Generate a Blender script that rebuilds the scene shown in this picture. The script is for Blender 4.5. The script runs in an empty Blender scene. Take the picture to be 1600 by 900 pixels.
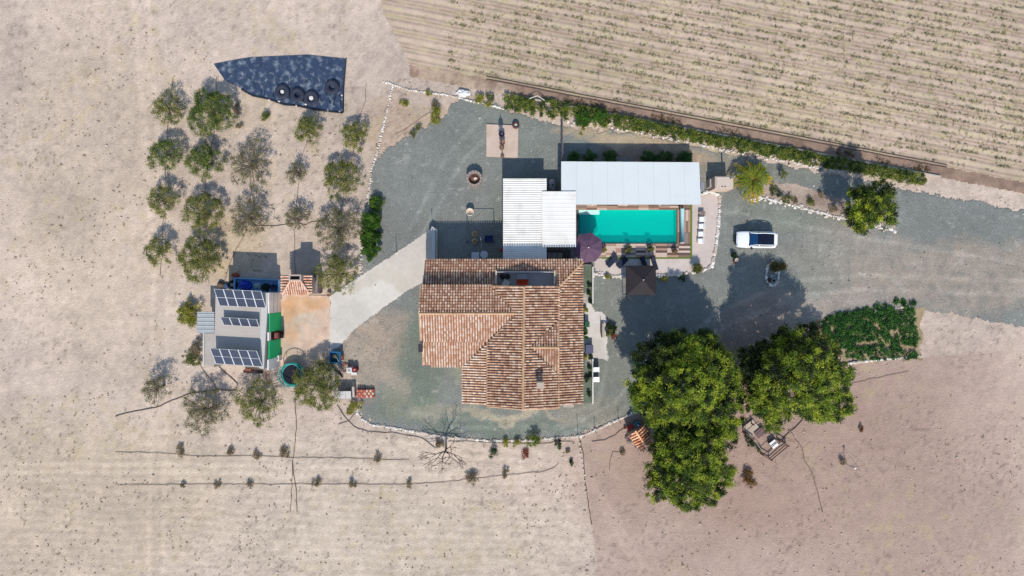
import bpy, math, random
import numpy as np
from mathutils import Vector
random.seed(7); rng = np.random.default_rng(11)
SC = bpy.context.scene; COL = SC.collection
R = math.radians
# ------------------------------------------------------------------ camera, light, exposure
H = 56.0            # flying height of the drone in metres; 14 px of the photograph are one metre on the ground
S = 14.0
cam = bpy.data.cameras.new('camera'); camo = bpy.data.objects.new('camera', cam); COL.objects.link(camo)
camo.location = (0, 0, H); camo.rotation_euler = (0, 0, 0)
cam.sensor_width = 36; cam.lens = 36 * H / (1600 / S); cam.clip_end = 3000
SC.camera = camo
SUN_EL = 43.0
w = bpy.data.worlds.new('World'); SC.world = w; w.use_nodes = True
nt = w.node_tree; nt.nodes.clear()
sky = nt.nodes.new('ShaderNodeTexSky'); sky.sky_type = 'NISHITA'; sky.sun_disc = False
sky.sun_elevation = R(SUN_EL); sky.sun_rotation = R(177); sky.air_density = 1.2; sky.dust_density = 0.4; sky.ozone_density = 1.6
bg = nt.nodes.new('ShaderNodeBackground'); bg.inputs[1].default_value = 0.14
wo = nt.nodes.new('ShaderNodeOutputWorld')
nt.links.new(sky.outputs[0], bg.inputs[0]); nt.links.new(bg.outputs[0], wo.inputs[0])
sl = bpy.data.lights.new('sun', 'SUN'); sl.energy = 3.8; sl.angle = R(0.5); sl.color = (1, 0.94, 0.85)
so = bpy.data.objects.new('sun', sl); COL.objects.link(so); so.rotation_euler = (R(90 - SUN_EL), 0, R(3))
so.location = (0, -60, 60)
SC.view_settings.view_transform = 'Standard'; SC.view_settings.look = 'None'
SC.view_settings.exposure = 0.33; SC.view_settings.gamma = 1

# ------------------------------------------------------------------ helpers
def P(px, py, h=0.0):
    f = 1 - h / H
    return Vector(((px - 800) / S * f, (450 - py) / S * f, h))
def L(v):
    v = v / 255.0
    return v / 12.92 if v <= 0.04045 else ((v + 0.055) / 1.055) ** 2.4
def C(r, g, b, f=0.74):
    return (L(r) * f, L(g) * f, L(b) * f, 1)
def vnoise(x, y, s=0):
    xi = np.floor(x); yi = np.floor(y); fx = x - xi; fy = y - yi
    fx = fx * fx * (3 - 2 * fx); fy = fy * fy * (3 - 2 * fy)
    def h(a, b):
        v = np.sin(a * 127.1 + b * 311.7 + s * 74.7) * 43758.5453
        return v - np.floor(v)
    return (h(xi, yi) * (1 - fx) + h(xi + 1, yi) * fx) * (1 - fy) + (h(xi, yi + 1) * (1 - fx) + h(xi + 1, yi + 1) * fx) * fy
def fbm(x, y, s=0, o=4):
    t = 0; a = 0.5; n = 0
    for i in range(o):
        t = t + a * vnoise(x, y, s + i * 3.3); n += a; a *= 0.55; x = x * 2.03 + 1.7; y = y * 2.03 + 9.1
    return t / n
def inpoly(x, y, poly):
    x = np.asarray(x, float); y = np.asarray(y, float); r = np.zeros(x.shape, bool); n = len(poly)
    for i in range(n):
        x1, y1 = poly[i]; x2, y2 = poly[(i + 1) % n]
        if y1 == y2: continue
        c = ((y1 > y) != (y2 > y)) & (x < (x2 - x1) * (y - y1) / (y2 - y1) + x1)
        r ^= c
    return r

MATS = {}
def mat(name, c, rough=0.8, var=0.12, scale=3.0, bump=0.0, bscale=30.0, metal=0.0, attr=None, island=None, detail=5, spec=0.3,
        fine=0.0, fscale=60.0, transl=0.0, coat=0.0, stretch=None, dirt_or_sheen=None, dscale=0.6):
    if name in MATS: return MATS[name]
    m = bpy.data.materials.new(name); m.use_nodes = True; MATS[name] = m
    n = m.node_tree.nodes; l = m.node_tree.links
    b = n['Principled BSDF']; b.inputs['Roughness'].default_value = rough; b.inputs['Metallic'].default_value = metal
    b.inputs['Specular IOR Level'].default_value = spec; b.inputs['Coat Weight'].default_value = coat
    tc = n.new('ShaderNodeTexCoord'); vec = tc.outputs['Object']
    if stretch:
        mp = n.new('ShaderNodeMapping'); mp.inputs['Scale'].default_value = stretch; l.new(vec, mp.inputs[0]); vec = mp.outputs[0]
    if attr:
        a = n.new('ShaderNodeAttribute'); a.attribute_name = attr; col = a.outputs['Color']
    elif island:
        g = n.new('ShaderNodeNewGeometry'); rp = n.new('ShaderNodeValToRGB'); l.new(g.outputs['Random Per Island'], rp.inputs[0])
        rp.color_ramp.interpolation = 'LINEAR'; e = rp.color_ramp.elements
        while len(e) < len(island): e.new(0.5)
        for i, cc in enumerate(island): e[i].position = i / (len(island) - 1); e[i].color = cc
        col = rp.outputs[0]
    else:
        rgb = n.new('ShaderNodeRGB'); rgb.outputs[0].default_value = c; col = rgb.outputs[0]
    def mul(col, src, lo, hi):
        mr = n.new('ShaderNodeMapRange'); mr.inputs[1].default_value = 0.25; mr.inputs[2].default_value = 0.75
        mr.inputs[3].default_value = lo; mr.inputs[4].default_value = hi; l.new(src, mr.inputs[0])
        vm = n.new('ShaderNodeVectorMath'); vm.operation = 'SCALE'; l.new(col, vm.inputs[0]); l.new(mr.outputs[0], vm.inputs[3])
        return vm.outputs[0]
    if var:
        ns = n.new('ShaderNodeTexNoise'); ns.inputs['Scale'].default_value = scale; ns.inputs['Detail'].default_value = detail
        ns.inputs['Roughness'].default_value = 0.65
        l.new(vec, ns.inputs['Vector']); col = mul(col, ns.outputs[0], 1 - var, 1 + var)
    if fine:
        nf = n.new('ShaderNodeTexNoise'); nf.inputs['Scale'].default_value = fscale; nf.inputs['Detail'].default_value = 2
        l.new(tc.outputs['Object'], nf.inputs['Vector']); col = mul(col, nf.outputs[0], 1 - fine, 1 + fine)
    if dirt_or_sheen:
        nd = n.new('ShaderNodeTexNoise'); nd.inputs['Scale'].default_value = dscale; nd.inputs['Detail'].default_value = 6
        l.new(tc.outputs['Object'], nd.inputs['Vector'])
        mr = n.new('ShaderNodeMapRange'); mr.inputs[1].default_value = 0.5; mr.inputs[2].default_value = 0.75; mr.inputs[4].default_value = dirt_or_sheen[1]
        l.new(nd.outputs[0], mr.inputs[0]); mx = n.new('ShaderNodeMix'); mx.data_type = 'RGBA'
        l.new(mr.outputs[0], mx.inputs[0]); l.new(col, mx.inputs[6]); mx.inputs[7].default_value = dirt_or_sheen[0]; col = mx.outputs[2]
    l.new(col, b.inputs['Base Color'])
    if bump:
        nb = n.new('ShaderNodeTexNoise'); nb.inputs['Scale'].default_value = bscale; nb.inputs['Detail'].default_value = 6
        l.new(tc.outputs['Object'], nb.inputs['Vector'])
        bp = n.new('ShaderNodeBump'); bp.inputs['Strength'].default_value = 1; bp.inputs['Distance'].default_value = bump
        l.new(nb.outputs[0], bp.inputs['Height']); l.new(bp.outputs[0], b.inputs['Normal'])
    if transl:
        t = n.new('ShaderNodeBsdfTranslucent'); l.new(col, t.inputs[0]); ms = n.new('ShaderNodeMixShader'); ms.inputs[0].default_value = transl
        l.new(b.outputs[0], ms.inputs[1]); l.new(t.outputs[0], ms.inputs[2]); l.new(ms.outputs[0], n['Material Output'].inputs[0])
    return m

class MB:
    def __init__(s): s.v = []; s.f = []
    def add(s, vs, fs):
        o = len(s.v); s.v += [tuple(v) for v in vs]; s.f += [tuple(i + o for i in f) for f in fs]; return s
    def box(s, c, d, rz=0, tilt=0, top=1.0):
        x, y, z = d[0] / 2, d[1] / 2, d[2] / 2; cr, sr = math.cos(rz), math.sin(rz); vs = []
        for sz in (-1, 1):
            t = top if sz > 0 else 1
            for sx, sy in ((-1, -1), (1, -1), (1, 1), (-1, 1)):
                a, b, q = sx * x * t, sy * y * t, sz * z
                if tilt: b, q = b * math.cos(tilt) - q * math.sin(tilt), b * math.sin(tilt) + q * math.cos(tilt)
                vs.append((c[0] + a * cr - b * sr, c[1] + a * sr + b * cr, c[2] + q))
        return s.add(vs, [(3, 2, 1, 0), (4, 5, 6, 7), (0, 1, 5, 4), (1, 2, 6, 5), (2, 3, 7, 6), (3, 0, 4, 7)])
    def prism(s, poly, z0, z1):   # poly list of (x,y) ; z1 may be list
        n = len(poly); a = sum(poly[i][0] * poly[(i + 1) % n][1] - poly[(i + 1) % n][0] * poly[i][1] for i in range(n))
        zt = z1 if isinstance(z1, (list, tuple)) else [z1] * n
        if a < 0: poly = poly[::-1]; zt = list(zt)[::-1]
        vs = [(p[0], p[1], z0) for p in poly] + [(p[0], p[1], z) for p, z in zip(poly, zt)]
        return s.add(vs, [tuple(range(n - 1, -1, -1)), tuple(range(n, 2 * n))] + [(i, (i + 1) % n, n + (i + 1) % n, n + i) for i in range(n)])
    def tube(s, pts, r, n=6, r2=None):
        pts = [Vector(p) for p in pts]; k = len(pts); vs = []; fs = []
        for i, p in enumerate(pts):
            d = (pts[min(i + 1, k - 1)] - pts[max(i - 1, 0)]).normalized()
            a = d.cross(Vector((0, 0, 1)) if abs(d.z) < 0.9 else Vector((1, 0, 0))).normalized(); b = d.cross(a)
            rr = r if r2 is None else r + (r2 - r) * i / max(1, k - 1)
            for j in range(n):
                t = 2 * math.pi * j / n; vs.append(p + (a * math.cos(t) + b * math.sin(t)) * rr)
        for i in range(k - 1):
            for j in range(n):
                fs.append((i * n + j, i * n + (j + 1) % n, (i + 1) * n + (j + 1) % n, (i + 1) * n + j))
        fs.append(tuple(range(n))); fs.append(tuple(range((k - 1) * n, k * n))[::-1])
        return s.add(vs, fs)
    def lathe(s, prof, c=(0, 0, 0), n=24, sx=1, sy=1):   # prof [(r,z)]
        vs = []; fs = []; k = len(prof)
        for r, z in prof:
            for j in range(n):
                t = 2 * math.pi * j / n; vs.append((c[0] + r * sx * math.cos(t), c[1] + r * sy * math.sin(t), c[2] + z))
        for i in range(k - 1):
            for j in range(n): fs.append((i * n + j, i * n + (j + 1) % n, (i + 1) * n + (j + 1) % n, (i + 1) * n + j))
        if prof[0][0] > 1e-4: fs.append(tuple(range(n))[::-1])
        if prof[-1][0] > 1e-4: fs.append(tuple(range((k - 1) * n, k * n)))
        return s.add(vs, fs)
    def torus(s, c, R1, r, n=28, m=8, flat=1.0, sx=1, sy=1):
        vs = []; fs = []
        for i in range(n):
            t = 2 * math.pi * i / n
            for j in range(m):
                u = 2 * math.pi * j / m; rr = R1 + r * math.cos(u)
                vs.append((c[0] + sx * rr * math.cos(t), c[1] + sy * rr * math.sin(t), c[2] + flat * r * math.sin(u)))
        for i in range(n):
            for j in range(m): fs.append((i * m + j, ((i + 1) % n) * m + j, ((i + 1) % n) * m + (j + 1) % m, i * m + (j + 1) % m))
        return s.add(vs, fs)
    def rock(s, c, r, sq=0.6):
        u = [(1, 0, 0), (0, 1, 0), (-1, 0, 0), (0, -1, 0), (0, 0, 1), (0, 0, -1), (.7, .7, .5), (-.7, .7, .5), (-.7, -.7, .5), (.7, -.7, .5)]
        a = random.random() * 6.28; k = [random.uniform(0.75, 1.25) for _ in u]; ca, sa = math.cos(a), math.sin(a)
        sx = random.uniform(.8, 1.3)
        vs = [(c[0] + r * q * (p[0] * sx * ca - p[1] * sa), c[1] + r * q * (p[0] * sx * sa + p[1] * ca), c[2] + r * q * p[2] * sq) for p, q in zip(u, k)]
        return s.add(vs, [(0, 6, 9), (6, 4, 9), (0, 1, 6), (1, 7, 6), (7, 4, 6), (1, 2, 7), (2, 8, 7), (8, 4, 7), (2, 3, 8), (3, 9, 8), (9, 4, 8), (3, 0, 9),
                          (1, 0, 5), (2, 1, 5), (3, 2, 5), (0, 3, 5)])
    def build(s, name, m, parent=None, smooth=False, kind=None, world=False, bevel=0):
        me = bpy.data.meshes.new(name); v = s.v
        if parent is not None and world:
            q = parent.location
            if parent.parent: q = q + parent.parent.location
            v = [(a[0] - q[0], a[1] - q[1], a[2] - q[2]) for a in v]
        me.from_pydata(v, [], s.f); me.materials.append(m)
        if smooth: me.polygons.foreach_set('use_smooth', [True] * len(me.polygons))
        me.update(); o = bpy.data.objects.new(name, me); COL.objects.link(o)
        if parent is not None: o.parent = parent
        if kind: o['kind'] = kind
        if bevel:
            b = o.modifiers.new('bevel', 'BEVEL'); b.width = bevel; b.segments = 2; b.limit_method = 'ANGLE'
        return o
def tag(o, label, cat, group=None):
    o['label'] = label; o['category'] = cat
    if group: o['group'] = group
    return o
def thing(name, label, cat, loc=(0, 0, 0), rz=0, group=None):
    o = bpy.data.objects.new(name, None); COL.objects.link(o); o.location = loc; o.rotation_euler = (0, 0, rz); o.empty_display_size = 0.3
    return tag(o, label, cat, group)
def copy_tree(o, loc=None, rz=None, parent=None):
    c = o.copy(); COL.objects.link(c); c.parent = parent
    if loc is not None: c.location = loc
    if rz is not None: c.rotation_euler = (0, 0, rz)
    for ch in list(o.children): copy_tree(ch, parent=c)
    return c
def npmesh(name, V, F, m, parent=None, colors=None, smooth=False, kind=None):
    V = np.asarray(V, np.float32); F = np.asarray(F, np.int32); k = F.shape[1]
    me = bpy.data.meshes.new(name); me.vertices.add(len(V)); me.vertices.foreach_set('co', V.ravel())
    me.loops.add(F.size); me.loops.foreach_set('vertex_index', F.ravel())
    me.polygons.add(len(F)); me.polygons.foreach_set('loop_start', np.arange(0, F.size, k, dtype=np.int32))
    me.materials.append(m)
    if colors is not None:
        a = me.color_attributes.new('tint', 'FLOAT_COLOR', 'POINT'); c = np.ones((len(V), 4), np.float32); c[:, :3] = colors
        a.data.foreach_set('color', c.ravel())
    me.update(calc_edges=True)
    if smooth: me.polygons.foreach_set('use_smooth', np.ones(len(F), bool))
    o = bpy.data.objects.new(name, me); COL.objects.link(o)
    if parent is not None: o.parent = parent
    if kind: o['kind'] = kind
    return o
def leaves(name, ctr, ln, wd, cols, m, parent=None, up=0.6, kind=None, dirs=None):
    ctr = np.asarray(ctr, float); N = len(ctr)
    nr = rng.normal(size=(N, 3)); nr /= np.linalg.norm(nr, axis=1)[:, None]; nr[:, 2] = np.abs(nr[:, 2]); nr[:, 2] += up
    nr /= np.linalg.norm(nr, axis=1)[:, None]
    a = rng.normal(size=(N, 3)) if dirs is None else dirs + rng.normal(size=(N, 3)) * 0.3
    a -= (a * nr).sum(1)[:, None] * nr; a /= np.linalg.norm(a, axis=1)[:, None]; b = np.cross(nr, a)
    ln = (ln * rng.uniform(0.7, 1.3, N))[:, None] / 2; wd = (wd * rng.uniform(0.7, 1.3, N))[:, None] / 2
    V = np.stack([ctr - a * ln, ctr + b * wd, ctr + a * ln, ctr - b * wd], 1).reshape(-1, 3)
    F = np.arange(4 * N).reshape(N, 4)
    return npmesh(name, V, F, m, parent, np.repeat(cols, 4, 0), kind=kind)

LEAF = mat('leaf', None, rough=0.55, var=0.0, attr='tint', transl=0.25, spec=0.25)
BARK = mat('bark', C(120, 104, 92), var=0.25, scale=6, bump=0.01)
TWIG = mat('twig', C(135, 118, 108), var=0.2, scale=9)
def crown(name, blobs, per, leaf, pal, parent, spread=0.5, up=0.6, m=None, flat=0.7, kind=None):
    """blobs: array (n,4) x,y,z,r of leaf clumps (local); per: leaves per clump; pal: list of linear colours"""
    B = np.asarray(blobs, float); n = len(B); pal = np.array([p[:3] for p in pal])
    idx = np.repeat(np.arange(n), per); N = len(idx)
    d = rng.normal(size=(N, 3)); d /= np.linalg.norm(d, axis=1)[:, None]; d[:, 2] = np.where(rng.random(N) < 0.7, np.abs(d[:, 2]), d[:, 2])
    rad = B[idx, 3] * rng.uniform(0.12, 1.25, N) ** 0.8
    c = B[idx, :3] + d * rad[:, None] * np.array([1, 1, flat])
    t = rng.random(n); ci = (t * (len(pal) - 1)); i0 = np.clip(ci.astype(int), 0, len(pal) - 2); fr = (ci - i0)[:, None]
    cc = pal[i0] * (1 - fr) + pal[i0 + 1] * fr; cols = cc[idx] * rng.uniform(0.75, 1.25, N)[:, None]
    return leaves(name, c, leaf[0], leaf[1], cols, m or LEAF, parent, up, kind, dirs=d)
def blobdome(n, rx, ry, z0, z1, r, seed, hole=0.0, rag=0.28):
    """clump positions filling an uneven dome"""
    g = np.random.default_rng(seed); out = []
    ph = g.uniform(0, 6.28, 5); am = g.uniform(0.3, 1, 5)
    while len(out) < n:
        a = g.uniform(0, 6.28); q = math.sqrt(g.uniform(0, 1))
        lim = 1 + rag * sum(am[k] * math.sin((k + 2) * a + ph[k]) for k in range(5)) / 2
        if q < hole * g.uniform(0, 1): continue
        x, y = q * lim * rx * math.cos(a), q * lim * ry * math.sin(a)
        top = z0 + (z1 - z0) * math.sqrt(max(0, 1 - q * q * 0.92))
        z = top - (top - z0) * g.uniform(0, 1) ** 2.2 * 0.8
        out.append((x, y, z, r * g.uniform(0.7, 1.3)))
    return out

# ------------------------------------------------------------------ setting: ground sheets
def lin(rgb, f=0.74): return np.array([L(c) * f for c in rgb])
def colour_field(X, Y, base, patches, seed, amp=0.22, sc=0.25):
    px = 800 + S * X; py = 450 - S * Y
    n1 = fbm(X * sc, Y * sc, seed, 5); n2 = fbm(X * 1.3, Y * 1.3, seed + 5, 4); n3 = fbm(X * 5, Y * 5, seed + 9, 3)
    col = np.ones(X.shape + (3,)) * lin(base)
    wx = (fbm(X * 0.35, Y * 0.35, seed + 21, 4) - 0.5) * 60; wy = (fbm(X * 0.35, Y * 0.35, seed + 31, 4) - 0.5) * 60
    for (cx, cy, rx, ry, rgb, st) in patches:
        d = np.sqrt(((px + wx - cx) / rx) ** 2 + ((py + wy - cy) / ry) ** 2)
        a = np.clip((1.15 - d) / 0.5, 0, 1) * st * np.clip((0.35 + 1.3 * n2) if st < 1 else (.8 + .4 * n2), 0, 1)
        col = col * (1 - a[..., None]) + lin(rgb) * a[..., None]
    k = 1 + amp * ((n1 - 0.5) * 1.6 + (n2 - 0.5) * 1.3 + (n3 - 0.5) * 1.0)
    return col * k[..., None]
def path_mask(px, py, pts, wd):
    best = np.full(px.shape, 1e9)
    for (x1, y1), (x2, y2) in zip(pts[:-1], pts[1:]):
        dx, dy = x2 - x1, y2 - y1; t = np.clip(((px - x1) * dx + (py - y1) * dy) / (dx * dx + dy * dy), 0, 1)
        best = np.minimum(best, np.hypot(px - x1 - t * dx, py - y1 - t * dy))
    return np.clip(1.4 - best / wd, 0, 1)
POOLCUT = [(896, 323), (1063, 323), (1063, 386), (896, 386)]
def sheet(name, poly, z, cell, colfn, m, edge=0.35, kind='structure', relief=0.0, cut=True, thick=0.0, es=1.2):
    pw = [((p[0] - 800) / S, (450 - p[1]) / S) for p in poly]
    x0, x1 = min(p[0] for p in pw) - .5, max(p[0] for p in pw) + .5; y0, y1 = min(p[1] for p in pw) - .5, max(p[1] for p in pw) + .5
    nx, ny = int((x1 - x0) / cell) + 1, int((y1 - y0) / cell) + 1
    gx = x0 + np.arange(nx + 1) * cell; gy = y0 + np.arange(ny + 1) * cell
    CX, CY = np.meshgrid((gx[:-1] + gx[1:]) / 2, (gy[:-1] + gy[1:]) / 2)
    ex = (fbm(CX * es, CY * es, 3, 4) - 0.5) * 2 * edge * 2; ey = (fbm(CX * es, CY * es, 13, 4) - 0.5) * 2 * edge * 2
    keep = inpoly(CX + ex, CY + ey, pw)
    if cut:
        keep &= ~inpoly(CX, CY, [((p[0] - 800) / S, (450 - p[1]) / S) for p in POOLCUT])
    jj, ii = np.nonzero(keep); a = jj * (nx + 1) + ii
    F = np.stack([a, a + 1, a + nx + 2, a + nx + 1], 1); used, inv = np.unique(F, return_inverse=True)
    F = inv.reshape(F.shape); ux = gx[used % (nx + 1)]; uy = gy[used // (nx + 1)]
    jx = ux + (rng.random(len(ux)) - .5) * cell * 0.5; jy = uy + (rng.random(len(ux)) - .5) * cell * 0.5
    zz = z + (relief * (fbm(ux * 1.5, uy * 1.5, 4, 4) - 0.5) if relief else 0) + 0 * ux
    return npmesh(name, np.stack([jx, jy, zz], 1), F, m, colors=colfn(ux, uy), kind=kind)

SAND = mat('sand', None, rough=0.95, attr='tint', var=0.06, scale=1.1, bump=0.05, bscale=6, fine=0.13, fscale=7, spec=0.1)
GRAV = mat('gravel', None, rough=0.95, attr='tint', var=0.06, scale=2.2, bump=0.04, bscale=8, fine=0.24, fscale=7, spec=0.15)
FIELDM = mat('field_soil', None, rough=0.95, attr='tint', var=0.10, scale=2.0, bump=0.05, bscale=10, fine=0.15, fscale=12, spec=0.1)
CONC = mat('concrete', None, rough=0.85, attr='tint', var=0.06, scale=2.0, bump=0.004, bscale=30, fine=0.06, fscale=18)

def terrain_col(X, Y):
    pt = [(360, 380, 60, 60, (196, 172, 128), .55), (620, 205, 55, 50, (198, 170, 145), .6), (700, 190, 60, 40, (206, 178, 150), .5),
          (1230, 700, 260, 170, (178, 150, 134), 1.0), (960, 720, 100, 110, (172, 145, 130), .5), (290, 520, 60, 90, (208, 190, 172), .5),
          (1150, 590, 40, 50, (190, 145, 115), .6), (500, 730, 300, 60, (200, 184, 164), .5), (1060, 245, 120, 26, (196, 178, 142), .7),
          (960, 215, 90, 22, (190, 172, 140), .7), (1260, 310, 90, 36, (188, 168, 152), .8), (430, 160, 120, 60, (210, 188, 160), .4),
          (440, 400, 120, 100, (206, 186, 165), .3), (150, 300, 150, 300, (205, 184, 160), .4), (100, 780, 300, 150, (196, 178, 152), .5),
          (1500, 800, 300, 260, (190, 165, 150), .8), (620, 850, 300, 90, (206, 190, 168), .5)]
    c = colour_field(X, Y, (209, 189, 172), pt, 2, 0.30, 0.12)
    px = 800 + S * X; py = 450 - S * Y
    sg = np.clip((px - 907 - (py - 684) * .12) / 3, 0, 1) * np.clip((py - np.interp(px, [905, 930, 960, 992, 1050, 1150, 1300, 1351, 1640], [684, 673, 659, 645, 610, 592, 574, 566, 540])) / 3, 0, 1) * (.45 + .3 * fbm(X * .3, Y * .3, 46, 4)) * np.clip((1640 - px) / 200, 0, 1); c = c * (1 - sg[..., None]) + lin((176, 148, 134)) * sg[..., None]
    # scattered darker litter and crusts
    q = np.clip((fbm(X * 2.6, Y * 2.6, 41, 4) - 0.60) * 7, 0, 1) * np.clip((fbm(X * .2, Y * .2, 51, 3) - 0.35) * 4, 0, 1)
    c = c * (1 - 0.32 * q[..., None])
    q = np.clip((fbm(X * 0.9, Y * 0.9, 61, 4) - 0.58) * 6, 0, 1); q = q * np.clip((fbm(X * .12, Y * .12, 66, 3) - .45) * 5, 0, 1); c = c * (1 - q[..., None] * .35) + lin((196, 178, 130)) * q[..., None] * .35
    # harrowed strips between the tree rows
    st = np.sin((Y * 1.0 + X * 0.03 + 1.2 * fbm(X * .2, Y * .2, 71, 2)) * 2 * math.pi / 0.9)
    low = np.clip((py - 690) / 30, 0, 1) * np.clip((905 - px) / 10, 0, 1)
    c = c * (1 + 0.06 * st * low)[..., None]
    # wheel tracks in the loose soil
    for tr in ([(250, 690), (560, 700), (905, 728), (1000, 900)], [(250, 676), (560, 686), (905, 714), (1015, 900)], [(620, 140), (585, 300), (545, 420)],
               [(-300, 742), (250, 738), (905, 748)], [(-300, 730), (250, 726), (905, 735)], [(430, 139), (425, 330), (440, 380)], [(200, -100), (240, 400), (230, 1000)], [(222, -100), (262, 400), (252, 1000)]):
        c = c * (1 + 0.10 * path_mask(px, py, tr, 4.5))[..., None]
    k = np.clip((np.maximum(np.abs(X) / 60, np.abs(Y) / 35) - .93) / .06, 0, 1)[..., None]; return c * (1 - k) + lin((205, 184, 166)) * k
gx = np.concatenate([[-900, -400, -200, -100], np.arange(-60, 60.01, 0.24), [100, 200, 400, 900]])
gy = np.concatenate([[-900, -400, -200, -80], np.arange(-35, 35.01, 0.24), [80, 200, 400, 900]])
GX, GY = np.meshgrid(gx, gy); nx, ny = len(gx) - 1, len(gy) - 1
ctrx, ctry = np.meshgrid((gx[:-1] + gx[1:]) / 2, (gy[:-1] + gy[1:]) / 2)
keep = ~inpoly(ctrx, ctry, [((p[0] - 800) / S, (450 - p[1]) / S) for p in POOLCUT]).ravel()
ii, jj = np.meshgrid(np.arange(nx), np.arange(ny)); a = (jj * (nx + 1) + ii).ravel()[keep]
inner = (np.abs(GX) < 61) & (np.abs(GY) < 36)
GZ = np.where(inner, -0.045 + 0.08 * (fbm(GX * 1.1, GY * 1.1, 8, 4) - 0.5), -0.04)
npmesh('terrain', np.stack([GX.ravel(), GY.ravel(), GZ.ravel()], 1), np.stack([a, a + 1, a + nx + 2, a + nx + 1], 1), SAND,
       colors=terrain_col(GX.ravel(), GY.ravel()), kind='structure', smooth=True)

kerb_y = lambda x: 173 + (x - 922) * 0.190
fld_y = lambda x: 165 + (x - 970) * 0.192
def field_col(X, Y):
    px = 800 + S * X; py = 450 - S * Y
    c = colour_field(X, Y, (206, 182, 162), [(900, 120, 200, 60, (190, 170, 145), .5), (1250, 170, 160, 40, (214, 192, 160), .5)], 6, 0.2, 0.3)
    d = (fld_y(px) - py)              # px above the field edge
    dd_ = d + 2.2 * (fbm(px / 60, py / 60, 81, 3) - .5); r = np.sin(2 * math.pi * dd_ / 11.5); r2 = np.clip(np.cos(2 * math.pi * (dd_ - 3) / 23), 0, 1) ** 10
    fl = np.clip(-r, 0, 1) ** 3; c = c * (1 - r2[..., None] * .6) + lin((140, 112, 88)) * r2[..., None] * .5; c = c * (1 + 0.07 * r - 0.26 * fl * np.clip(fbm(X * .4, Y * .4, 95, 3) * 1.8 - .2, 0, 1))[..., None]
    weed = np.clip((fbm(X * 1.2, d / 8, 91, 4) - .5) * 4, 0, 1) * np.clip(-r, 0, 1)
    yl = np.clip((fbm(X * .8, dd_ / 7, 99, 4) - .45) * 4, 0, 1) * np.clip(r + .3, 0, 1); c = c * (1 - .45 * yl[..., None]) + lin((212, 202, 150)) * .45 * yl[..., None]; return c * (1 - .5 * weed[..., None]) + lin((150, 150, 100)) * .5 * weed[..., None]
sheet('field', [(570, -110), (600, 20), (640, fld_y(640)), (1760, fld_y(1760)), (1760, -110)], 0.006, 0.11, field_col, FIELDM, edge=0.12, relief=0.02)
def band_col(X, Y):
    px = 800 + S * X
    c = colour_field(X, Y, (158, 132, 115), [(745, 145, 45, 30, (214, 190, 168), .9), (700, 120, 60, 40, (200, 175, 150), .8), (1120, 200, 120, 26, (176, 150, 130), .6)], 16, 0.35, 0.5)
    q = np.clip((fbm(X * 1.3, Y * 1.3, 17, 4) - .5) * 4, 0, 1); return c * (1 - .25 * q[..., None])
sheet('field_track', [(640, fld_y(640) - 1), (640, kerb_y(640)), (1980, kerb_y(1980)), (1980, fld_y(1980) - 1)], 0.012, 0.16, band_col, FIELDM, edge=0.05, relief=0.015)

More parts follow.
